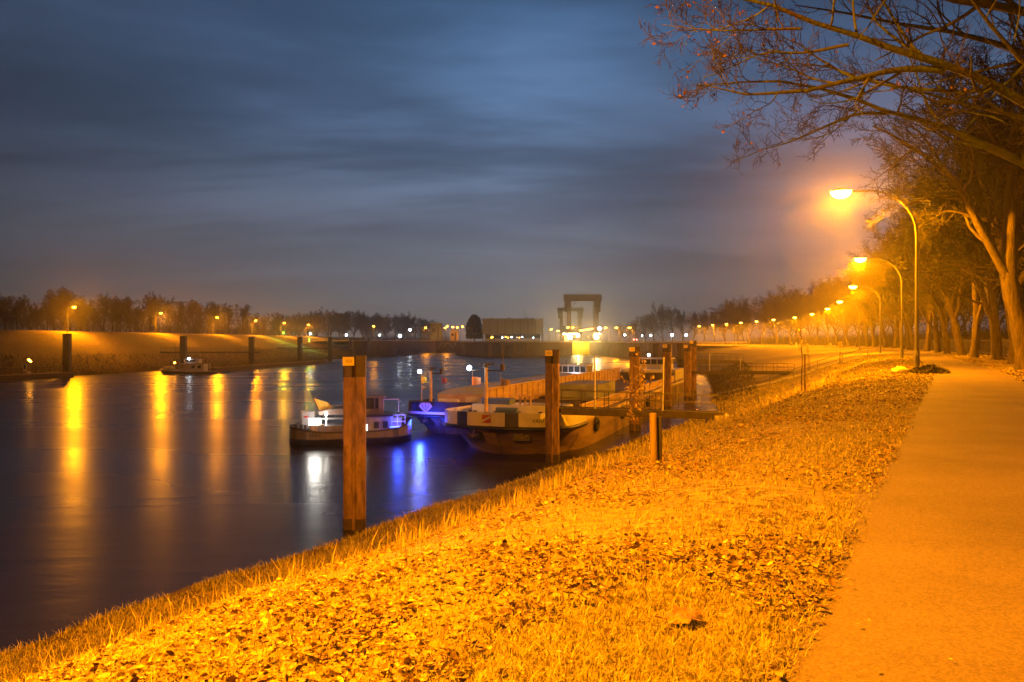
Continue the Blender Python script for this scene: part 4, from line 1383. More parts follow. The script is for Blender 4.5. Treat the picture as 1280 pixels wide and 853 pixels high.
def small_car(parent, loc_, rz, name='car', mcol='car_paint', sc=1.0):
    c = empty(name, loc_, rz)
    if parent: c.parent = parent
    prof = [(-2.0, .35), (-2.05, .7), (-1.5, .9), (-.9, .98), (-.35, 1.42), (.9, 1.45), (1.6, 1.05), (1.95, .95), (2.05, .5), (1.9, .32)]
    def ex(pr, w, m):
        n = len(pr)
        v = [(x * sc, -w * sc, z * sc) for x, z in pr] + [(x * sc, w * sc, z * sc) for x, z in pr]
        f = [[i, (i + 1) % n, (i + 1) % n + n, i + n][::-1] for i in range(n)] + [list(range(n)), list(range(n, 2 * n))[::-1]]
        return MB().add(v, f, m)
    ex(prof, .82, 0).build('body', M[mcol], c)
    ex([(-.78, 1.0), (-.3, 1.36), (.85, 1.38), (1.35, 1.05)], .828, 0).build('window', M['glass'], c)
    for wx in (-1.25, 1.25):
        for s in (-1, 1):
            MB().tube([(wx * sc, s * .62 * sc, .32 * sc), (wx * sc, s * .84 * sc, .32 * sc)], .32 * sc, 12).build('wheel', M['tyre'], c)
    for s in (-.6, .6):
        MB().box((-2.04 * sc, s * sc, .72 * sc), (.05, .25 * sc, .14 * sc)).build('headlight', M['white_paint'], c)
    return c

def workboat():
    """stern quarter of a motor barge that carries a car, moored bow on behind the near pile"""
    A = at(372, 548, 0)  # unused height, position below
    b = empty('motor_barge', (-12.6, 52.6, WATER_Z), math.radians(17), 'low motor barge with white floodlit stern and blue lit bow behind the near pile', 'barge')
    # local: x along the vessel (stern -x, bow +x), y inboard
    L_, B = 10.6, 5.0
    st = [(-5.2, .25, 1.42), (-5.05, 1.0, 1.40), (-4.6, 1.7, 1.35), (-3.8, 2.2, 1.22), (-2.5, 2.45, 1.10), (0, 2.5, 1.05), (2.5, 2.5, 1.1), (4.2, 2.2, 1.25), (5.1, 1.6, 1.5), (5.6, .7, 1.7), (5.7, .15, 1.75)]
    V, mb = [], MB()
    for x, hw, zt in st:
        k = .86 if -4 < x < 4 else .70
        for s in (-1, 1):
            for z, ww in ((-.7, hw * k * .8), (0, hw * k), (.45, hw * .97), (.55, hw * 1.0), (zt - .12, hw), (zt, hw)):
                V.append((x, s * ww, z))
    mb.v = V
    per = 12
    cols = [0, 0, 1, 2, 1]
    for i in range(len(st) - 1):
        for sd in (0, 1):
            for k in range(5):
                a = i * per + sd * 6 + k
                q = [a, a + per, a + per + 1, a + 1]
                mb.f.append(q if sd == 0 else q[::-1]); mb.m.append(cols[k]); mb.s.append(k != 3)
        a, c = i * per + 3, i * per + 9
        mb.f.append([a, a + per, c + per, c]); mb.m.append(3); mb.s.append(False)
    for e in (0, (len(st) - 1) * per):
        mb.f.append([e, e + 1, e + 2, e + 3, e + 4, e + 5, e + 11, e + 10, e + 9, e + 8, e + 7, e + 6]); mb.m.append(2); mb.s.append(False)
    hull = mb.build('hull', [M['hull_black'], M['hull_black'], M['hull_white'], M['grey_deck']], b)
    text_obj('name_lettering', 'BEIRA', .42, M['ink'], hull, (-3.1, -2.375, .84), (PI / 2, 0, math.radians(-11)), .004)
    # low deckhouse, wheelhouse
    MB().box((-.6, .3, .95), (4.6, 3.0, .9), bev=.2).build('deckhouse', M['hull_white'], b)
    dk = MB().box((2.0, .2, 1.25), (3.6, 3.4, 1.6), bev=.2).build('cabin', M['grey_deck'], b)
    for x in (1.1, 1.75):
        MB().box((x - .35, -1.515, 1.15), (.16, .05, .62)).build('lit_window', M['lit_window'], dk)
    for x in (2.3, 3.1):
        MB().box((x, -1.515, 1.4), (.45, .05, .5)).build('window', M['glass'], dk)
    MB().box((2.0, .2, 2.1), (3.9, 3.7, .14), bev=.2).build('cabin_roof', M['hull_black'], dk)
    wl = MB()
    for x in (.5, 1.35, 2.2, 2.95):
        for y in (-1.0, 1.2):
            wl.box((x, y, 2.95), (.09, .09, 1.0))
    wl.box((1.72, .1, 2.38), (2.6, 2.3, .4)).box((1.72, .1, 3.5), (3.0, 2.6, .12), bev=.2)
    wl.box((2.75, -1.02, 2.8), (.42, .12, 1.25))
    wh = wl.build('wheelhouse', M['hull_white'], b)
    MB().box((1.72, .15, 2.95), (2.3, 2.0, .85)).build('window', M['glass'], wh)
    MB().box((.95, -.92, 2.95), (.32, .05, .14)).build('screen', M['screen'], wh)
    rr = MB()
    for x in (3.4, 4.2, 4.9):
        rr.bar((x, -1.4, 1.1), (x, -1.4, 2.1), .03)
    rr.bar((3.4, -1.4, 2.1), (4.9, -1.4, 2.1), .03).bar((3.4, -1.4, 1.6), (4.9, -1.4, 1.6), .03).bar((4.9, -1.4, 2.1), (4.9, .9, 2.1), .03)
    rr.bar((3.2, .4, 2.2), (3.2, .4, 3.2), .03).bar((4.6, .4, 2.2), (4.6, .4, 3.2), .03).bar((3.2, .4, 3.2), (4.6, .4, 3.2), .03)
    rr.build('railing', M['white_paint'], b)
    MB().box((4.1, -.3, 1.35), (1.2, 1.6, 1.0), bev=.1).build('bow_locker', M['grey_deck'], b)
    MB().tube([(3.5, -1.55, 1.2), (4.6, -1.55, 1.2)], .07, 6).build('blue_lamp', M['lens_blue'], b)
    light('blue_light', b, (4.2, -1.85, 1.75), 150, (.03, .08, 1.0), .3)
    light('blue_light', b, (6.6, .4, 1.3), 900, (.02, .05, 1.0), .2)
    # aft deck
    MB().tube([(-3.55, -.8, 1.72), (-2.55, -.8, 1.72)], .24, 10).build('floodlight', M['lens_deck'], b)
    light('deck_light', b, (-3.1, -1.5, 2.3), 45, (1, .95, .82), .3)
    MB().ball((-2.0, .2, 2.2), .13, 8, 5).bar((-2.0, .25, 1.2), (-2.0, .25, 2.2), .03).build('deck_lamp', M['lens_deck'], b)
    MB().box((-2.9, -.7, 1.2), (1.2, .8, .6), bev=.1).build('deck_box', M['wood'], b)
    MB().box((-3.6, .9, 1.75), (1.2, .9, 1.3), bev=.1).build('vent_house', M['hull_white'], b)
    MB().tube([(-3.75, .40, 2.0), (-3.75, .38, 2.05)], .2, 10).build('lifebuoy', M['red_paint'], b)
    for x, y in ((-4.6, -.6), (-4.2, -1.2), (-3.9, -1.5), (-4.4, .5)):
        MB().tube([(x, y, .6), (x, y, 1.5), (x, y, 1.56)], [.12, .12, .17], 8).build('bollard', M['dark_steel'], b)
    fs = MB().tube([(-2.3, 1.4, 1.8), (-3.4, 1.4, 4.0)], [.06, .04], 6).build('flagstaff', M['hull_black'], b)
    v = []
    f = []
    for i in range(6):
        u = i / 5
        for j in (0, 1):
            v.append((-3.1 + .5 * j + u * 1.3, 1.4 + .12 * math.sin(u * 6), 3.35 - .95 * j - .35 * u * (1 - j) + .2 * u * j))
    for i in range(5): f.append([2 * i, 2 * i + 2, 2 * i + 3, 2 * i + 1])
    MB().add(v, f, 0, True).build('flag', M['flag_yellow'], fs)
    MB().box((-1.2, 1.3, 1.8), (3.8, 1.8, .12)).box((-2.6, 1.3, 1.25), (.12, 1.6, 1.1)).box((.3, 1.3, 1.25), (.12, 1.6, 1.1)).build('car_platform', M['grey_deck'], b)
    return b
wbo = workboat()
wbo.location = (-11.3, 53.2, WATER_Z)
wbo.scale = (.76, .8, .9)
bpy.context.view_layer.update()
ck = small_car(None, wbo.matrix_world @ Vector((-1.05, 1.25, 1.86)), math.radians(17), 'car', 'car_paint', .58)
tag(ck, 'small pale car parked on the deck of the low motor barge', 'car')

def cabin_boat():
    d = 164
    p = at(232, 471, d)
    b = empty('cabin_boat', (p.x, d, WATER_Z), 0, 'small white cabin boat with dark hull off the far bank', 'boat')
    st = [(-5.4, .2, 1.1), (-4.6, 1.0, 1.0), (-3, 1.5, .85), (0, 1.7, .7), (3, 1.65, .62), (5.6, 1.3, .6), (6.4, 1.0, .6)]
    V, mb = [], MB()
    for x, hw, zt in st:
        for s in (-1, 1):
            for z, ww in ((-.5, hw * .6), (0, hw * .85), (zt - .2, hw), (zt, hw * 1.03)):
                V.append((x + (.5 if z < .1 and x < -4 else 0), s * ww, z))
    mb.v = V
    for i in range(len(st) - 1):
        for sd in (0, 1):
            for k in range(3):
                a = i * 8 + sd * 4 + k
                q = [a, a + 8, a + 9, a + 1]
                mb.f.append(q if sd == 0 else q[::-1]); mb.m.append(1 if k == 2 else 0); mb.s.append(True)
        mb.f.append([i * 8 + 3, i * 8 + 11, i * 8 + 15, i * 8 + 7]); mb.m.append(1); mb.s.append(False)
    for e in (0, (len(st) - 1) * 8):
        mb.f.append([e, e + 1, e + 2, e + 3, e + 7, e + 6, e + 5, e + 4]); mb.m.append(0); mb.s.append(False)
    mb.build('hull', [M['hull_black'], M['white_paint']], b)
    cb = MB().box((1.6, 0, 1.35), (5.6, 2.4, 1.5), bev=.15).build('cabin', M['white_paint'], b)
    MB().box((1.4, 0, 2.16), (6.2, 2.6, .14), bev=.1).build('roof', M['wood'], cb)
    for x in (-.2, 2.1, 3.4):
        MB().box((x, -1.21, 1.5), (.7, .04, .6)).build('window', M['lens_small' if x < 0 else 'glass'] if x > 0 else M['coaming'], cb)
    wh = MB().box((1.6, 0, 2.7), (3.2, 1.9, .9), bev=.15).build('wheelhouse', M['white_paint'], b)
    MB().box((1.4, -.97, 2.85), (2.2, .04, .45)).build('window', M['glass'], wh)
    MB().ball((1.2, -1.05, 3.25), .22, 8, 5).build('cabin_light', M['lens_white'], wh)
    ms = MB().bar((-1.9, -.9, 1.0), (-1.9, -.9, 6.5), .05).build('mast', M['dark_steel'], b)
    MB().ball((-1.9, -1.0, 2.4), .2, 8, 5).build('lamp', M['lens_small'], ms)
    MB().box((-3.6, 0, 1.3), (2.0, 1.6, .5), bev=.2).build('fore_hatch', M['white_paint'], b)
    MB().bar((5.2, 0, .6), (5.2, 0, 2.3), .12).box((5.2, -.1, 1.6), (.45, .2, 1.1), bev=.05).build('stern_davit', M['white_paint'], b)
    return b
cabin_boat()

# car with red tail lights far away near the right wall
pc = at(793, 424, 440)
cr_ = small_car(None, (pc.x, 440, 1.4), PI / 2, 'car', 'car_paint', 1.3)
for s in (-.75, .75):
    MB().ball((-2.75, s, 1.0), .45, 8, 5).build('tail_light', M['lens_red'], cr_)
tag(cr_, 'distant car with red tail lights on the quay right of the lock', 'car')

# ------------------------------------------------------------------ trees
def unit(v): return v / np.maximum(np.linalg.norm(v, axis=-1, keepdims=True), 1e-9)

def grow(st, dr, ln, r0, rend, nseg, wander, up, rng):
    n = len(st)
    P = np.zeros((n, nseg + 1, 3)); P[:, 0] = st
    d = unit(dr)
    for k in range(nseg):
        d = unit(d + rng.normal(0, wander, (n, 3)) + np.array([0, 0, up]))
        P[:, k + 1] = P[:, k] + d * (ln / nseg)[:, None]
    t = np.linspace(0, 1, nseg + 1)[None, :]
    R = r0[:, None] * (1 - t) + (r0 * rend)[:, None] * t
    return P, R

def spawn(P, R, ln, k, u0, ang, lenf, rf, rng, u1=1.0, bias=None):
    n, m, _ = P.shape
    u = u0 + (u1 - u0) * (np.arange(k)[None, :] + rng.random((n, k))) / k
    s = u * (m - 1)
    i = np.minimum(s.astype(int), m - 2)
    f = (s - i)[..., None]
    a = np.take_along_axis(P, i[..., None].repeat(3, -1), 1)
    b = np.take_along_axis(P, (i + 1)[..., None].repeat(3, -1), 1)
    st = a * (1 - f) + b * f
    t = unit(b - a)
    ra = np.take_along_axis(R, i, 1) * (1 - f[..., 0]) + np.take_along_axis(R, i + 1, 1) * f[..., 0]
    q = rng.normal(size=t.shape)
    if bias is not None: q = q + np.asarray(bias)
    q = unit(q - (q * t).sum(-1, keepdims=True) * t)
    an = ang * (0.65 + 0.7 * rng.random((n, k)))[..., None]
    d = t * np.cos(an) + q * np.sin(an)
    L_ = ln[:, None] * lenf * (1.15 - .65 * u) * (0.6 + .7 * rng.random((n, k)))
    return st.reshape(-1, 3), d.reshape(-1, 3), L_.ravel(), np.maximum((ra * rf).ravel(), 0.004)

def tubes(groups):
    """groups: list of (P, R, sides, matindex)"""
    Vs, Qs, Ms = [], [], []
    off = 0
    for P, R, s, mi_ in groups:
        n, m, _ = P.shape
        T = np.zeros_like(P)
        T[:, 1:-1] = P[:, 2:] - P[:, :-2]
        T[:, 0] = P[:, 1] - P[:, 0]
        T[:, -1] = P[:, -1] - P[:, -2]
        T = unit(T)
        mean = unit(P[:, -1] - P[:, 0])
        ref = np.where(np.abs(mean[:, 2:3]) > .75, np.array([[1., 0, 0]]), np.array([[0, 0, 1.]]))[:, None, :]
        A = unit(np.cross(T, np.broadcast_to(ref, T.shape)))
        B = np.cross(T, A)
        an = np.arange(s) * 2 * PI / s
        RR = np.repeat(R[:, :, None], s, 2)
        if s >= 8:
            jr = np.random.default_rng(s * 7 + m)
            RR = RR * (1 + .09 * jr.normal(size=RR.shape) + .07 * np.sin(an * 5 + jr.random() * 6)[None, None, :] + .10 * np.clip(jr.normal(size=(n, m, 1)) - .9, 0, 2))
        ring = P[:, :, None, :] + RR[..., None] * (A[:, :, None, :] * np.cos(an)[None, None, :, None] + B[:, :, None, :] * np.sin(an)[None, None, :, None])
        Vs.append(ring.reshape(-1, 3))
        base = off + (np.arange(n)[:, None, None] * m + np.arange(m - 1)[None, :, None]) * s
        k = np.arange(s)[None, None, :]
        k2 = (k + 1) % s
        Q = np.stack([base + k, base + k2, base + s + k2, base + s + k], -1).reshape(-1, 4)
        Qs.append(Q); Ms.append(np.full(len(Q), mi_, np.int32))
        off += n * m * s
    return np.concatenate(Vs), np.concatenate(Qs), np.concatenate(Ms)

def leaf_quads(C, size, rng, off):
    n = len(C)
    a = unit(rng.normal(size=(n, 3))); b = unit(np.cross(a, rng.normal(size=(n, 3))))
    s = size * (0.6 + .8 * rng.random((n, 1)))
    V = np.stack([C - a * s, C + b * s * .6, C + a * s, C - b * s * .6], 1).reshape(-1, 3)
    Q = off + np.arange(n * 4).reshape(-1, 4)
    return V, Q

def tree_meshes(seed, H, r, trunk_frac=.32, limbs=7, k=(6, 6, 5), spread=.75, twig_r=.012, leaves=0, lean=(0, 0), sides=(18, 9, 5, 3, 3), up=.06, trunk_mat='bark', twig_mat='twig'):
    rng = np.random.default_rng(seed)
    # trunk, gently bent, flared at the foot
    tl = H * .62
    st = np.array([[0, 0, -.3]])
    P0, R0 = grow(st, np.array([[lean[0], lean[1], 1.0]]), np.array([tl + .3]), np.array([r]), .38, 22, .05, .03, rng)
    R0[:, 0] *= 1.45; R0[:, 1] *= 1.12
    l1 = spawn(P0, R0, np.array([H * .62]), limbs, trunk_frac, spread, .95, .62, rng)
    n1 = len(l1[0])
    P1, R1 = grow(*l1, .28, 9, .13, up * 1.3, rng)
    l2 = spawn(P1, R1, l1[2], k[0], .18, .75, .52, .6, rng)
    # the trunk top itself also carries branches
    l2b = spawn(P0, R0, np.array([H * .5]), 5, .75, .5, .6, .5, rng)
    l2 = tuple(np.concatenate([a, b]) for a, b in zip(l2, l2b))
    P2, R2 = grow(*l2, .25, 7, .16, up, rng)
    l3 = spawn(P2, R2, l2[2], k[1], .15, .8, .5, .55, rng)
    l3 = (l3[0], l3[1], l3[2], np.maximum(l3[3], twig_r * 1.1))
    P3, R3 = grow(*l3, .4, 5, .2, up * .6, rng)
    l4 = spawn(P3, R3, l3[2], k[2], .15, .8, .55, .6, rng)
    l4 = (l4[0], l4[1], np.maximum(l4[2], .35), np.maximum(l4[3], twig_r))
    P4, R4 = grow(*l4, .4, 3, .2, .02, rng)
    Vt, Qt, Mt = tubes([(P0, R0, sides[0], 0), (P1, R1, sides[1], 0)])
    Vc, Qc, Mc = tubes([(P2, R2, sides[2], 0), (P3, R3, sides[3], 1), (P4, R4, sides[4], 1)])
    if leaves:
        idx = rng.integers(0, len(P4), leaves)
        C = P4[idx, rng.integers(1, 4, leaves)]
        Vl, Ql = leaf_quads(C, .07, rng, len(Vc))
        Vc = np.concatenate([Vc, Vl]); Qc = np.concatenate([Qc, Ql]); Mc = np.concatenate([Mc, np.full(len(Ql), 2, np.int32)])
    mt = np_mesh('trunk', Vt, Qt, mq=Mt)
    mt.materials.append(M[trunk_mat])
    mc = np_mesh('crown', Vc, Qc, mq=Mc)
    for nm in (trunk_mat, twig_mat, 'dry_leaf'): mc.materials.append(M[nm])
    return mt, mc

def place_tree(meshes, x, y, z, rz, s, label, group, name='bare_tree', sz=None):
    t = empty(name, (x, y, z), rz, label, 'tree', group)
    t.scale = (s, s, sz or s)
    for nm, me in zip(('trunk', 'crown'), meshes):
        o = bpy.data.objects.new(nm, me)
        COL.objects.link(o)
        o.parent = t
    return t

AV = [tree_meshes(11 + i, 22.5, .37, .18 + .03 * i, 12, (11, 10, 8), .66, .024, leaves=500, lean=(-.10, -.04), twig_mat='twig_olive') for i in range(4)]
FAR = [tree_meshes(31 + i, 15.0, .30, .14, 10, (8, 8, 7), .62 + .06 * (i % 3), .026, sides=(6, 5, 3, 3, 3)) for i in range(5)]

# avenue on the right of the path, second tree onwards
ys = [49.5, 60, 70.5, 81, 91, 101, 112, 123, 134, 146, 158, 170, 183, 196, 209, 222, 236, 250, 265, 280, 296, 312, 330, 348, 366, 386]
rt = random.Random(5)
for i, y in enumerate(ys):
    x = float(xp(y)) + PATH_W + rt.uniform(1.6, 2.6)
    s = rt.uniform(.92, 1.06)
    tr = place_tree(AV[i % 4], x, y, gz(x, y) - .1, rt.uniform(-.7, .7) + (0 if i % 2 else .5), s,
               'bare avenue tree right of the path, %s beyond the forked one' % ordinal(i), 'bare trees of the avenue beside the path')
ys2 = [30, 43, 55, 66, 79, 92, 105, 120, 135, 150, 168, 186, 204, 224, 246, 270, 295, 322, 350]
for i, y in enumerate(ys2):
    x = float(xp(y)) + PATH_W + rt.uniform(9.0, 14.0)
    if x / y < .72:
        place_tree(AV[(i + 2) % 4], x, y, gz(x, y) - .1, rt.uniform(0, 6.28), rt.uniform(.85, 1.05),
                   'bare tree in the dark row behind the fence, %s from the path bend' % ordinal(i), 'bare trees behind the avenue fence')
ys3 = [(60, 27), (85, 30), (118, 26), (150, 24), (190, 26), (235, 24), (285, 25), (340, 22)]
for i, (y, dx) in enumerate(ys3):
    x = float(xp(y)) + PATH_W + dx
    place_tree(AV[(i + 1) % 4], x, y, gz(x, y) - .1, rt.uniform(0, 6.28), rt.uniform(.9, 1.1),
               'bare tree deep in the wood right of the path, %s in distance' % ORD[i], 'bare trees deep in the right wood')
for i, (px, d, h) in enumerate(((806, 520, 20), (818, 470, 22), (829, 455, 24), (841, 470, 24), (853, 480, 22), (866, 440, 19), (880, 470, 21), (795, 560, 18), (893, 430, 21), (906, 440, 21), (775, 600, 15), (918, 420, 20), (930, 430, 20), (786, 620, 17))):
    p = at(px, 425, d)
    place_tree(FAR[i % 5], p.x, d, 1.0 if d > 300 else 0, rt.uniform(0, 6.28), h / 15.0, 'far bare tree above the right lock quay, %s in the clump' % ORD[i], 'far bare trees right of the lock')

# trees behind the far dike
lt = random.Random(9)
i = 0
tops = [(0, 362), (25, 360), (45, 370), (75, 358), (100, 357), (125, 362), (150, 362), (165, 361), (190, 365), (220, 369), (250, 373), (290, 377), (330, 383), (352, 389), (375, 386), (420, 383), (450, 384), (500, 387), (530, 391), (548, 398)]
def top_y(px): return float(np.interp(px, [t[0] for t in tops], [t[1] for t in tops]))
for px in list(range(-40, 350, 10)):
    X = -100.5 - lt.uniform(9, 32)
    pj = px + lt.uniform(-4, 4)
    d = X / ((pj - 640) / F)
    h = (CZ + (HY - top_y(max(0, px))) / F * d - LEFT_H + .3) * lt.choice((.72, .85, 1.0, 1.0, 1.06))
    place_tree(FAR[lt.randrange(5)], X, d, LEFT_H - .4, lt.uniform(0, 6.28), h / 15.2 * lt.uniform(.95, 1.15), 'bare tree behind the far dike, %s from the left' % ordinal(i), 'bare trees behind the far dike', sz=h / 15.2)
    i += 1
i = 0
for px in list(range(352, 552, 7)):
    d = lt.uniform(470, 560)
    X = (px + lt.uniform(-3, 3) - 640) / F * d
    h = CZ + (HY - top_y(px) + lt.uniform(-3, 2)) / F * d - 2
    place_tree(FAR[lt.randrange(5)], X, d, 1.2, lt.uniform(0, 6.28), h / 15.2 * 1.1, 'distant bare tree behind the left quay, %s from the dike' % ordinal(i), 'distant bare trees behind the left quay', sz=h / 15.2)
    i += 1
# a few saplings on the dike caught by the lamps
for i, (px, d, h) in enumerate(((80, 176, 8), (96, 181, 6.5), (262, 268, 6), (250, 262, 5.5), (150, 205, 6), (455, 430, 8), (536, 470, 7))):
    X = -103.5 if px < 400 else (px - 640) / F * d
    d = X / ((px - 640) / F)
    place_tree(FAR[(i * 2 + 1) % 5], X, d, LEFT_H if px < 400 else 2.0, i * 1.3, h / 15, 'small lamp lit tree on the far dike or quay, %s from the left' % ORD[i], 'small lamp lit trees across the water')

# undergrowth masses below the woods: countless stems, one sheet each side
def undergrowth(name, fx, y0, y1, n, hgt, seed):
    rng = np.random.default_rng(seed)
    y = rng.uniform(y0, y1, n)
    x = fx(y, rng)
    st = np.stack([x, y, ground_z(x, y) - .1], 1)
    P, R = grow(st, np.stack([rng.normal(0, .3, n), rng.normal(0, .3, n), np.ones(n)], 1), hgt * (.4 + .8 * rng.random(n)), np.full(n, .035), .3, 3, .25, 0, rng)
    l = spawn(P, R, hgt * np.ones(n), 6, .2, .8, .4, .7, rng)
    l = (l[0], l[1], l[2], np.maximum(l[3], .022))
    P2, R2 = grow(*l, .3, 2, .25, 0, rng)
    V, Q, m = tubes([(P, R, 3, 0), (P2, R2, 3, 0)])
    o = link_mesh(name, np_mesh(name, V, Q, mq=m), M['twig'])
    tag(o, kind='stuff')
undergrowth('undergrowth', lambda y, r: -108 - r.random(len(y)) * 25, 120, 400, 2600, 6.0, 61)
undergrowth('undergrowth', lambda y, r: -100 + r.random(len(y)) * 55, 520, 560, 900, 7.0, 62)
undergrowth('undergrowth', lambda y, r: xp(y) + PATH_W + 5.2 + r.random(len(y)) * 22, 36, 380, 6500, 4.2, 63)
undergrowth('scrub', lambda y, r: xl(y) - r.random(len(y)) ** 1.4 * (xl(y) - xlc(y)) * .42, 120, 330, 4500, .8, 64)
undergrowth('scrub', lambda y, r: xw(y) + .4 + r.random(len(y)) ** 1.3 * (xp(y) - xw(y)) * .22, 86, 150, 1500, .55, 65)

# round dark tree left of the control building
def round_tree():
    d = 440
    p = at(593, 425, d)
    t = empty('evergreen_tree', (p.x, d, QUAY_Z), 0, 'round dark evergreen tree at the left end of the control building', 'tree')
    rng = np.random.default_rng(5)
    n = 5000
    v = unit(rng.normal(size=(n, 3)))
    rr = (rng.random(n) ** .25)[:, None]
    hh = rng.random(n)
    th = rng.random(n) * 2 * PI
    ra = np.sqrt(1 - hh ** 2.6) * rng.random(n) ** .3 * (4.8 + .35 * np.sin(th * 5 + hh * 9)) + .15 * rng.normal(size=n)
    C = np.stack([np.cos(th) * ra, np.sin(th) * ra, 1.6 + hh * 13.4], 1)
    V, Q = leaf_quads(C, .55, rng, 0)
    link_mesh('crown', np_mesh('crown', V, Q), M['evergreen'], t)
    MB().tube([(0, 0, -.2), (0, 0, 4), (.1, 0, 9)], [.4, .3, .15], 8).build('trunk', M['bark'], t)
round_tree()

# the two big trees whose branches fill the upper right corner: main limbs follow the photo, the rest grows
def limb(pts, n=14):
    P = np.array([list(at(*p)) for p in pts])
    t = np.concatenate([[0], np.cumsum(np.linalg.norm(np.diff(P, axis=0), axis=1))])
    L_ = t[-1]
    u = np.linspace(0, L_, n)
    # smooth interpolation
    out = np.stack([np.interp(u, t, P[:, k]) for k in range(3)], 1)
    for _ in range(2):
        out[1:-1] = .25 * out[:-2] + .5 * out[1:-1] + .25 * out[2:]
    return out, L_

def big_tree(name, label, trunk_pts, trunk_r, limbs, seed, k=(9, 8, 7), twig_r=.006, leaves=500, u0=.12, scale=1.0, up=.03, twig='twig_olive', len2=.36, wob=.10, barkm='bark_moss'):
    rng = np.random.default_rng(seed)
    base = np.array(list(at(*trunk_pts[0])))
    gz_ = gz(base[0], base[1]) - .15
    base[2] = gz_
    T, TL = limb(trunk_pts, 14)
    T[0] = base
    tr = np.linspace(trunk_r[0], trunk_r[1], 14); tr[0] *= 1.35; tr[1] *= 1.1
    grp_t = [((T - base)[None], tr[None], 14, 0)]
    Ps, Rs, Ls = [], [], []
    for pts, r0, r1 in limbs:
        P, L_ = limb(pts)
        P = P + np.cumsum(rng.normal(0, wob * L_ / 60, P.shape), 0) * np.linspace(0, 1, len(P))[:, None]
        Ps.append(P - base); Rs.append(np.linspace(r0, r1, 14)); Ls.append(L_)
    P1, R1, L1 = np.array(Ps), np.array(Rs), np.array(Ls)
    grp_t.append((P1, R1, 8, 0))
    l2 = spawn(P1, R1, np.minimum(L1, 7.5), k[0], u0, .75, len2, .55, rng)
    P2, R2 = grow(*l2, .25, 8, .15, up, rng)
    l3 = spawn(P2, R2, l2[2], k[1], .12, .75, .46, .55, rng)
    l3 = (l3[0], l3[1], np.maximum(l3[2], .35), np.maximum(l3[3], twig_r * 1.25))
    P3, R3 = grow(*l3, .4, 6, .16, up, rng)
    l4 = spawn(P3, R3, l3[2], k[2], .12, .8, .42, .6, rng)
    l4 = (l4[0], l4[1], np.maximum(l4[2], .16), np.maximum(l4[3], twig_r))
    P4, R4 = grow(*l4, .5, 4, .2, up * .5, rng)
    # tips of the limbs break up as well
    V, Q, m = tubes(grp_t)
    t = empty(name, base, 0, label, 'tree')
    link_mesh('trunk', np_mesh('trunk', V, Q, mq=m), M[barkm], t)
    V, Q, m = tubes([(P2, R2, 5, 0), (P3, R3, 4, 1), (P4, R4, 3, 1)])
    idx = rng.integers(0, len(P4), leaves)
    Vl, Ql = leaf_quads(P4[idx, 4], .034, rng, len(V))
    V = np.concatenate([V, Vl]); Q = np.concatenate([Q, Ql]); m = np.concatenate([m, np.full(len(Ql), 2, np.int32)])
    link_mesh('crown', np_mesh('crown', V, Q, mq=m), [M[barkm], M[twig], M['dry_leaf']], t)
    return t

D = 17.0
big_tree('overhanging_tree', 'mossy limbed tree at the path edge whose bare branches overhang the path', [(1440, 520, D), (1420, 380, D), (1410, 260, D), (1400, 150, D), (1390, 40, D), (1375, -90, D)], (.36, .22), [
    ([(1412, 240, D), (1340, 170, 16.4), (1280, 130, 15.8), (1225, 102, 15.2), (1180, 88, 14.8), (1132, 84, 14.4), (1070, 60, 14.0), (1010, 40, 13.6), (940, 20, 13.2), (850, 22, 12.8)], .13, .014),
    ([(1180, 88, 14.8), (1130, 84, 14.6), (1075, 96, 14.2), (1010, 112, 13.8), (960, 118, 13.5), (880, 105, 13.2)], .07, .010),
    ([(1408, 290, D), (1340, 235, 17.2), (1280, 205, 17.0), (1235, 182, 16.7), (1190, 166, 16.4), (1140, 150, 16.0), (1085, 138, 15.6), (1020, 122, 15.2), (950, 112, 14.8), (885, 128, 14.5)], .10, .010),
    ([(1110, 142, 15.8), (1070, 142, 15.5), (1035, 158, 15.3), (1000, 172, 15.1), (960, 182, 14.9), (925, 196, 14.7)], .035, .007),
    ([(1395, 60, D), (1340, 25, 16), (1275, 14, 15), (1200, 8, 14.2), (1120, -12, 13.6), (1020, -30, 13)], .13, .03),
    ([(1400, 140, D), (1350, 100, 17.6), (1300, 70, 18), (1240, 45, 18.4), (1170, 32, 18.6), (1090, 20, 18.8), (1000, 6, 19)], .10, .012),
    ([(1398, 180, D), (1350, 150, 15.6), (1290, 90, 14.4), (1250, 45, 13.6), (1215, 0, 13), (1190, -40, 12.6)], .09, .012),
    ([(1385, -20, D), (1310, -60, 16), (1200, -70, 15), (1090, -60, 14.4), (980, -40, 14), (880, -20, 13.8)], .10, .012),
    ([(1405, 200, D), (1350, 165, 18.2), (1295, 150, 19.2), (1240, 135, 20), (1180, 120, 20.6), (1110, 100, 21), (1040, 80, 21.2)], .09, .010),
    ([(1250, 110, 15.4), (1200, 118, 15.5), (1150, 112, 15.4), (1090, 108, 15.2), (1030, 86, 15.0), (970, 78, 14.8)], .045, .008),
    ([(1060, 56, 13.9), (1000, 68, 13.8), (950, 62, 13.6), (900, 88, 13.5), (870, 96, 13.4)], .03, .006),
    ([(1000, 36, 13.5), (940, 38, 13.4), (890, 36, 13.3), (830, 30, 13.2)], .025, .006),
], 101, k=(10, 7, 6), twig_r=.0056, leaves=380, wob=.30, up=.07)

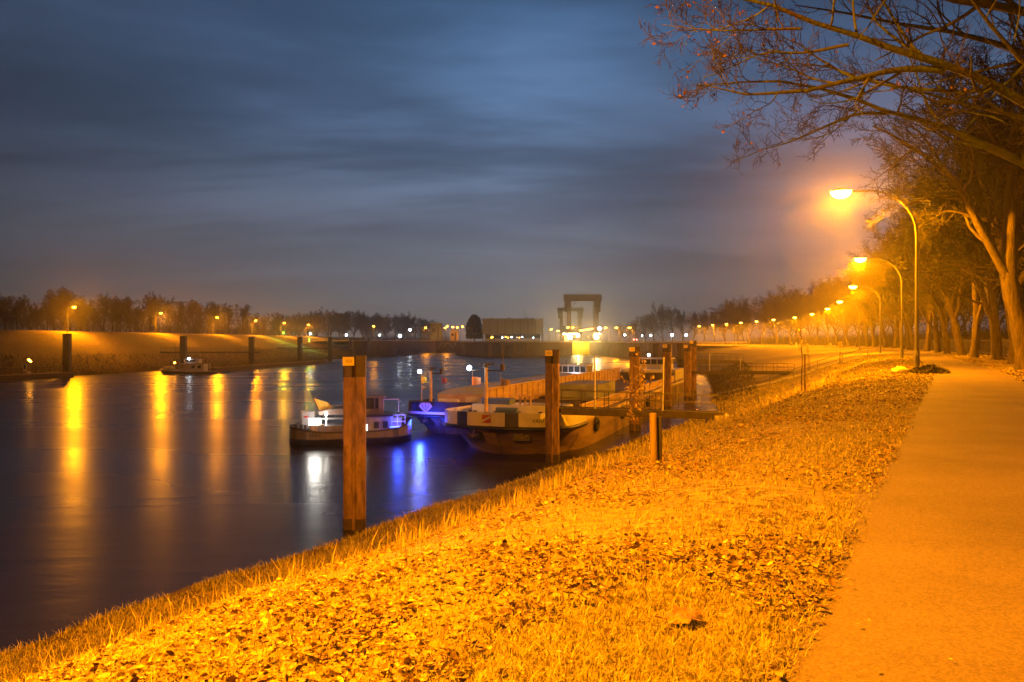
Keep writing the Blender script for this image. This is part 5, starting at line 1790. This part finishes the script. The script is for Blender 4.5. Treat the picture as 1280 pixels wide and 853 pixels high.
D = 41.0
big_tree('forked_tree', 'forked mossy tree leaning over the path behind the tallest lamp', [(1284, 466, D), (1280, 430, D), (1274, 400, D), (1266, 370, D), (1258, 345, D), (1262, 318, D), (1266, 285, D), (1262, 250, D), (1264, 205, D), (1270, 150, D)], (.46, .22), [
    ([(1258, 345, D), (1246, 322, D), (1230, 298, D), (1216, 270, D), (1205, 248, D), (1190, 228, 40), (1165, 205, 39), (1130, 185, 38), (1090, 170, 37)], .25, .04),
    ([(1264, 300, D), (1240, 268, 42), (1215, 225, 43), (1195, 190, 43.5), (1170, 165, 44)], .17, .03),
    ([(1262, 255, D), (1282, 215, 40), (1300, 170, 39), (1310, 120, 38)], .2, .05),
    ([(1264, 210, D), (1240, 170, 40), (1215, 140, 39), (1185, 120, 38.5)], .17, .04),
    ([(1268, 170, D), (1262, 130, 42), (1240, 95, 43), (1225, 70, 44)], .16, .04),
    ([(1262, 330, D), (1290, 300, 42), (1310, 270, 43), (1340, 220, 44)], .18, .04),
    ([(1205, 248, D), (1180, 246, 40), (1150, 250, 39.4), (1115, 256, 39)], .09, .02),
    ([(1216, 270, D), (1196, 262, 41.5), (1170, 270, 42), (1145, 285, 42.5)], .08, .02),
    ([(1240, 268, 42), (1225, 230, 42.5), (1222, 190, 43), (1230, 150, 43)], .12, .03),
    ([(1190, 228, 40), (1170, 195, 39.5), (1150, 165, 39), (1120, 150, 38.5)], .09, .02),
], 202, k=(13, 9, 8), twig_r=.011, leaves=900, len2=.55, u0=.08, wob=.25, barkm='bark_fork')

# saplings with a few leaves
def sapling(name, label, x, y, h, crown_h, crown_r, nleaf, seed, stake=False, thick=.035, leaf=.09):
    rng = np.random.default_rng(seed)
    z = gz(x, y) - .05
    t = empty(name, (x, y, z), 0, label, 'tree')
    P0, R0 = grow(np.zeros((1, 3)), np.array([[.02, 0, 1.]]), np.array([h]), np.array([thick]), .3, 10, .04, .05, rng)
    l1 = spawn(P0, R0, np.array([h]), 12, crown_h, .7, crown_r / h, .5, rng)
    P1, R1 = grow(*l1, .3, 6, .15, .04, rng)
    l2 = spawn(P1, R1, l1[2], 5, .2, .7, .45, .6, rng)
    P2, R2 = grow(*l2, .3, 4, .2, .03, rng)
    V, Q, m = tubes([(P0, R0, 6, 0)])
    link_mesh('trunk', np_mesh('trunk', V, Q, mq=m), M['bark'], t)
    V, Q, m = tubes([(P1, np.maximum(R1, .006), 4, 0), (P2, np.maximum(R2, .005), 3, 0)])
    idx = rng.integers(0, len(P2), nleaf)
    Vl, Ql = leaf_quads(P2[idx, rng.integers(1, 5, nleaf)], leaf, rng, len(V))
    V = np.concatenate([V, Vl]); Q = np.concatenate([Q, Ql]); m = np.concatenate([m, np.full(len(Ql), 1, np.int32)])
    link_mesh('crown', np_mesh('crown', V, Q, mq=m), [M['bark'], M['yellow_leaf']], t)
    if stake:
        MB().tube([(.12, -.1, -.3), (.12, -.1, h * .62)], .045, 6).build('stake', M['wood'], t)
    return t
sapling('sapling', 'sapling with yellow leaves growing in front of the first gangway', 6.9, 40.0, 4.1, .45, 2.3, 420, 71, leaf=.085)
sapling('sapling', 'tall bare sapling stem rising behind the yellow leaved one', 8.0, 47.5, 7.8, .6, 1.0, 10, 72)
sapling('sapling', 'staked young tree alone on the middle of the bank', 15.1, 40.0, 3.3, .62, .7, 40, 73, True, leaf=.07)
sapling('sapling', 'staked young tree with bushy head near the bank handrail', 37.5, 88.0, 2.4, .75, .8, 70, 74, True, leaf=.12)
sapling('sapling', 'thin staked young tree left of the bushy headed one', 35.5, 92.0, 3.2, .7, .8, 30, 75, True, leaf=.12)

def ground_at(px, py, d0=2.0):
    d = d0
    while d < 200:
        p = at(px, py, d)
        if p.z < gz(p.x, p.y): return p
        d += .05
    return p
# ------------------------------------------------------------------ bank furniture
p = ground_at(818.5, 580, 8)
d_ = p.y
wp = empty('wooden_post', (p.x, d_, gz(p.x, d_) - .2), .2, 'short leaning wooden post standing in the grass of the near bank', 'post')
MB().tube([(0, 0, 0), (-.015, 0, .04 * d_), (-.03 , 0, .081 * d_), (-.03, 0, .082 * d_)], [.0052 * d_, .005 * d_, .0048 * d_, .004 * d_], 14).build('post_shaft', M['wood'], wp)
MB().box((.0075 * d_, .04, .039 * d_), (.0042 * d_, .12, .075 * d_), bev=.01).build('backing_rail', M['wood_dark'], wp)  # darker piece along the right side of the post

hr = empty('handrail', (40.3, 87.0, 0), 0, 'thin white handrail running down the bank beside steps', 'handrail')
h = MB()
tops_ = []
for i in range(8):
    q = Vector((40.3 - 2.35 * i, 87.0 + 1.25 * i, 0)); q.z = gz(q.x, q.y)
    tops_.append(q + Vector((0, 0, 1.05)) - hr.location)
    h.bar(q - hr.location + Vector((0, 0, -.1)), tops_[-1], .035)
h.tube(tops_, .04, 6).tube([t - Vector((0, 0, .5)) for t in tops_], .03, 6)
h.build('rail', M['pole'], hr)
stp = MB()
for i in range(40):
    q = Vector((40.3 - .42 * i, 88.3 + .223 * i, 0)); q.z = gz(q.x, q.y) + .05
    stp.box(q - hr.location, (.42, 1.5, .2), rz=-.49)
stp.build('steps', M['concrete'], hr)
for px, d, pt, lab in ((901.5, 70, 489, 'low hooked grey pipe stub at the foot of the bank'), (948, 76, 488, 'low hooked grey pipe stub halfway down the bank')):
    p = at(px, pt, d)
    z0 = gz(p.x, d)
    o = MB().tube([(0, 0, -.2), (0, 0, 1.0), (-.12, 0, 1.15), (-.3, 0, 1.1)], .045, 8).build('pipe_stub', M['pole'])
    o.location = (p.x, d, z0)
    tag(o, lab, 'pipe')

def rock(name, x, y, s, m, label, cat, seed, sq=(1, .8, .6)):
    rng = np.random.default_rng(seed)
    mb = MB().ball((0, 0, 0), s, 12, 8, sx=sq[0], sy=sq[1], sz=sq[2])
    mb.v = [(a + float(rng.normal(0, s * .06)), b + float(rng.normal(0, s * .06)), c + float(rng.normal(0, s * .06))) for a, b, c in mb.v]
    o = mb.build(name, M[m])
    o.location = (x, y, gz(x, y) + s * .15)
    tag(o, label, cat)
rock('stone', 19.3, 38.2, .42, 'stone', 'pale yellow stone lying left of the tallest lamp', 'stone', 4)
for px, d, lab in ((1127 - 60, 62, 0), (1075, 52, 1)):
    pass

# dark heap of leaves and twigs at the foot of the lamp
def heap():
    rng = np.random.default_rng(8)
    n = 700
    a = rng.random(n) * 2 * PI
    rr = np.sqrt(rng.random(n)) * .95
    C = np.stack([np.cos(a) * rr, np.sin(a) * rr * .7, .05 + .38 * (1 - (rr / .95) ** 2) * rng.random(n)], 1)
    V, Q = leaf_quads(C, .12, rng, 0)
    o = link_mesh('leaf_heap', np_mesh('leaf_heap', V, Q), M['wood_dark'])
    o.location = (20.6, 37.9, gz(20.6, 37.9))
    tag(o, 'dark heap of dead leaves at the foot of the tallest lamp', 'leaf heap')
heap()

# fence behind the avenue
fn = empty('fence', (0, 0, 0), 0, 'dark bar fence behind the avenue trees', 'fence')
bars, rails_ = MB(), MB()
yy = np.arange(26, 150, .17)
k = 0
for y in yy:
    x = float(xp(y)) + PATH_W + 4.6
    if x / y > .72: continue
    z = gz(x, y)
    bars.box((x, y, z + .85), (.03, .03, 1.7))
bars.build('bar_panel', M['dark_steel'], fn)
prev = None
for y in np.arange(30, 150, 2.5):
    x = float(xp(y)) + PATH_W + 4.6
    q = Vector((x, y, gz(x, y)))
    MB().box(q + Vector((.05, 0, .9)), (.09, .09, 2.0)).build('post', M['dark_steel'], fn)
    if prev:
        for hh in (.25, 1.5):
            rails_.bar(prev + Vector((0, 0, hh)), q + Vector((0, 0, hh)), .03, 4)
    prev = q
rails_.build('rail', M['dark_steel'], fn)

# small white marker posts on the crest
for i, y in enumerate((205, 262)):
    x = float(xp(y)) - 2.2
    o = MB().box((0, 0, .55), (.3, .3, 1.3), bev=.05).build('marker_post', M['white_paint'])
    o.location = (x, y, gz(x, y))
    tag(o, 'small white marker post on the bank crest, %s' % ('the nearer one' if i == 0 else 'the farther one'), 'marker post', 'white marker posts on the bank crest')

# ------------------------------------------------------------------ leaves and grass (countless)
def value_noise(x, y, s, seed):
    r = np.random.default_rng(seed)
    G = r.random((64, 64))
    u, v = x / s, y / s
    i, j = np.floor(u).astype(int), np.floor(v).astype(int)
    f, g = u - i, v - j
    f = f * f * (3 - 2 * f); g = g * g * (3 - 2 * g)
    a = G[i % 64, j % 64]; b = G[(i + 1) % 64, j % 64]; c = G[i % 64, (j + 1) % 64]; d = G[(i + 1) % 64, (j + 1) % 64]
    return (a * (1 - f) + b * f) * (1 - g) + (c * (1 - f) + d * f) * g

def sample_bank(n, y0, y1, power, seed, right_strip=.12):
    r = np.random.default_rng(seed)
    u = r.random(n)
    e = 1 - power
    y = (y0 ** e + u * (y1 ** e - y0 ** e)) ** (1 / e) if abs(e) > 1e-6 else y0 * (y1 / y0) ** u
    lo = np.maximum(xw(y) + .25, -.72 * y)
    hi = np.minimum(xp(y) - .06 + np.abs(r.normal(0, .05, n)), .72 * y)
    x = lo + (hi - lo) * r.random(n)
    # strip right of the path
    rs = r.random(n) < right_strip
    xr = xp(y) + PATH_W + r.random(n) ** 1.3 * 4.6 - .08
    ok = rs & (xr < .72 * y)
    x = np.where(ok, xr, x)
    return x, y, r

def leaf_litter():
    x, y, r = sample_bank(190000, 2.7, 75, .75, 21, .14)
    f = (xp(y) - x) / (xp(y) - xw(y))
    d = value_noise(x + 300, y + 300, 1.6, 1) * .6 + value_noise(x + 300, y + 300, .5, 2) * .4
    d = (d - .5) * 1.7 + .5
    keep = (d + r.normal(0, .17, len(x)) > .50 + .32 * np.clip((f - .30) * 2.4, 0, 1) + .22 * np.clip((16 - y) / 6, 0, 1) * np.clip((f - .08) * 6, 0, 1)) & (f < .97)
    # a few on the path itself, mostly near its edges
    m = 420
    yp = 3.0 * (45 / 3.0) ** r.random(m)
    e = r.random(m) ** 3.0 * 1.4
    xq = np.where(r.random(m) < .55, xp(yp) + e, xp(yp) + PATH_W - e)
    x = np.concatenate([x[keep], xq]); y = np.concatenate([y[keep], yp])
    on = np.concatenate([np.zeros(keep.sum(), bool), np.ones(m, bool)])
    n = len(x)
    z = ground_z(x, y) + np.where(on, .05, .015 + .05 * r.random(n))
    sz = (.008 + .030 * r.random(n) ** 2.8) * (1 + np.clip(y - 9, 0, 50) / 30) * np.where(on, .55, 1)
    th = r.random(n) * 2 * PI
    tilt = np.abs(r.normal(0, .6, n)) * np.where(on, .2, 1)
    ta = r.random(n) * 2 * PI
    nrm = np.stack([np.sin(tilt) * np.cos(ta), np.sin(tilt) * np.sin(ta), np.cos(tilt)], 1)
    a = np.stack([np.cos(th), np.sin(th), np.zeros(n)], 1)
    a = unit(a - (a * nrm).sum(1, keepdims=True) * nrm)
    b = np.cross(nrm, a)
    curl = (r.normal(0, .35, n))[:, None]
    C = np.stack([x, y, z], 1)
    s = sz[:, None]
    w = s * (.45 + .3 * r.random((n, 1)))
    lift = nrm * s
    p = [C - a * s, C - a * s * .35 + b * w + lift * curl * .7, C + a * s * .45 + b * w * .85 + lift * (curl * .7 + .15), C + a * s * 1.05 + lift * curl * .6,
         C + a * s * .45 - b * w * .85 + lift * (curl * .5), C - a * s * .35 - b * w + lift * curl * .7]
    p[0] = p[0] + lift * .25 * curl
    mid1, mid2 = C - a * s * .3 + lift * (-.12), C + a * s * .45 + lift * (-.12)
    V = np.stack(p + [mid1, mid2], 1).reshape(-1, 3)
    i = np.arange(n)[:, None] * 8
    Q = np.concatenate([i + np.array([[6, 7, 2, 1]]), i + np.array([[5, 4, 7, 6]])])
    T = np.concatenate([i + np.array([[0, 6, 1]]), i + np.array([[0, 5, 6]]), i + np.array([[7, 3, 2]]), i + np.array([[4, 3, 7]])])
    mi_ = r.choice(5, n, p=[.28, .26, .22, .10, .14]).astype(np.int32)
    me = np_mesh('fallen_leaves', V, Q, T, np.tile(mi_, 2), np.tile(mi_, 4), smooth=False)
    cols = [(0.38, 0.27, 0.10), (0.31, 0.20, 0.07), (0.23, 0.14, 0.05), (0.48, 0.40, 0.16), (0.11, 0.065, 0.03)]
    ms = [mat('fallen_leaf', c, .6, noise=.35, nscale=14, spec=.35) for c in cols]
    o = link_mesh('fallen_leaves', me, ms)
    tag(o, kind='stuff')
leaf_litter()

def grass():
    x, y, r = sample_bank(380000, 2.6, 90, 1.0, 22, .06)
    d = value_noise(x + 300, y + 300, 2.3, 5)
    f = (xp(y) - x) / (xp(y) - xw(y))
    keep = (d + r.normal(0, .16, len(x)) > .30 - .3 * np.clip((f - .3) * 2, 0, 1)) & (f < .998)
    x, y, f = x[keep], y[keep], f[keep]
    n0 = len(x)
    # taller dry tussocks along the break of the slope and at the water's edge
    m = 700
    yc = 8 * (55 / 8) ** r.random(m)
    fc = np.where(r.random(m) < .85, r.normal(.45, .10, m), r.normal(.88, .07, m))
    per = 22
    yt = np.repeat(yc, per) + r.normal(0, .12, m * per)
    ft = np.repeat(np.clip(fc, .3, .97), per)
    xt = xp(yt) - ft * (xp(yt) - xw(yt)) + r.normal(0, .12, m * per)
    q = 90000
    yb = 13 * (90 / 13) ** (r.random(q) ** 1.3)
    fb = .62 + .385 * r.random(q) ** .7
    xb = xp(yb) - fb * (xp(yb) - xw(yb))
    kb = (np.abs(xb) < .72 * yb) & (value_noise(xb + 200, yb + 200, .9, 9) + r.normal(0, .2, q) > .35)
    nb0 = len(x)
    x = np.concatenate([x, xb[kb]]); y = np.concatenate([y, yb[kb]])
    n0 = nb1 = len(x)
    x = np.concatenate([x, xt]); y = np.concatenate([y, yt])
    n = len(x)
    tall = np.zeros(n, bool); tall[n0:] = True
    z = ground_z(x, y) - .01
    band = np.zeros(n, bool); band[nb0:nb1] = True
    h = np.where(band, .05 + .16 * r.random(n) ** 2, np.where(tall, .10 + .34 * r.random(n) ** 2.6, .022 + .075 * r.random(n) ** 2)) * (1 + np.clip(y - 15, 0, 60) / 90)
    w = (.0016 + .0018 * r.random(n)) * (1 + np.clip(y - 4, 0, 80) / 6.5)
    th = r.random(n) * 2 * PI
    ln = np.where(tall, r.normal(.35, .4, n), r.normal(.9, .7, n))[:, None]
    dr = np.stack([np.cos(th), np.sin(th), np.zeros(n)], 1)
    sd = np.stack([-np.sin(th), np.cos(th), np.zeros(n)], 1) * w[:, None]
    C = np.stack([x, y, z], 1)
    up = np.zeros((n, 3)); up[:, 2] = 1
    H = h[:, None]
    m1 = C + up * H * .55 + dr * H * .25 * ln
    tip = C + up * H * .92 + dr * H * .85 * ln
    V = np.stack([C - sd, C + sd, m1 - sd * .8, m1 + sd * .8, tip], 1).reshape(-1, 3)
    i = np.arange(n)[:, None] * 5
    Q = i + np.array([[0, 1, 3, 2]])
    T = i + np.array([[2, 3, 4]])
    mi_ = np.where(tall, 3 * (r.random(n) < .8), np.where(band, r.choice(4, n, p=[.2, .4, .1, .3]), r.choice(4, n, p=[.36, .28, .2, .16]))).astype(np.int32)
    me = np_mesh('grass', V, Q, T, mi_, mi_, smooth=False)
    cols = [(0.26, 0.24, 0.06), (0.36, 0.30, 0.08), (0.19, 0.18, 0.045), (0.50, 0.40, 0.15)]
    o = link_mesh('grass', me, [mat('grass_blade', c, .6, spec=.3) for c in cols])
    tag(o, kind='stuff')
grass()

def big_leaf(px, py, L_, rz, label, seed):
    """a large curled dead leaf, built as a bent blade with midrib"""
    dy = py - HY
    # march the view ray to the ground
    d = 2.0
    while d < 30:
        p = at(px, py, d)
        if p.z < gz(p.x, p.y): break
        d += .02
    v, f = [], []
    n = 26
    rng = np.random.default_rng(seed)
    for i in range(n + 1):
        u = i / n
        hw = .36 * L_ * math.sin(PI * min(1, u * .96 + .02)) ** .7 * (.72 + .5 * abs(math.sin(3.2 * PI * u + .4)))
        for k in range(-2, 3):
            v.append((L_ * (u - .5), hw * k / 2, .04 * L_ + .10 * L_ * math.sin(PI * u * .9) + (.05 if k > 0 else -.07) * L_ * (abs(k) / 2) + .03 * L_ * math.sin(9 * u + k * 2) + float(rng.normal(0, .006 * L_))))
    for i in range(n):
        for k in range(4):
            a = i * 5 + k
            f.append([a, a + 5, a + 6, a + 1])
    mb = MB().add(v, f, 0, True)
    mb.tube([(-.5 * L_, 0, .05 * L_), (-.75 * L_, .03, .02)], .006, 5)
    o = mb.build('dead_leaf', M['leaf_big'])
    o.location = (p.x, p.y, gz(p.x, p.y) + .03)
    o.rotation_euler = (0, 0, rz)
    tag(o, label, 'leaf')
M['leaf_big'] = mat('large_dead_leaf', (0.24, 0.14, 0.055), .6, noise=.5, nscale=14, bump=.4, bscale=25)
big_leaf(855, 782, .22, .2, 'largest curled dead leaf lying on the litter near the path', 1)

def stalks(px, py, d, n, hgt, label, seed, lean):
    p = at(px, py, d)
    rng = random.Random(seed)
    o = MB()
    for i in range(n):
        a = Vector((rng.gauss(0, .08), rng.gauss(0, .08), -.05))
        l = Vector((lean + rng.gauss(0, .12), rng.gauss(0, .12), 1)) * hgt * rng.uniform(.6, 1)
        o.tube([a, a + l * .5, a + l + Vector((lean * .3, 0, -.05))], [.006, .005, .003], 4)
        if i == 0:
            for k in range(5):
                q = a + l * (.62 + .08 * k)
                o.tube([q, q + Vector((rng.uniform(-.1, .1), 0, .09))], [.006, .011], 4)
    ob = o.build('dry_stalks', M['yellow_leaf'])
    ob.location = (p.x, d, gz(p.x, d))
    tag(ob, label, 'dry weeds')
stalks(540, 660, 20.5, 5, 1.0, 'tall leaning dry weed stalks at the break of the bank', 3, -.8)
stalks(392, 720, 15.5, 4, .7, 'short dry weed stalks low on the near bank', 4, -.4)
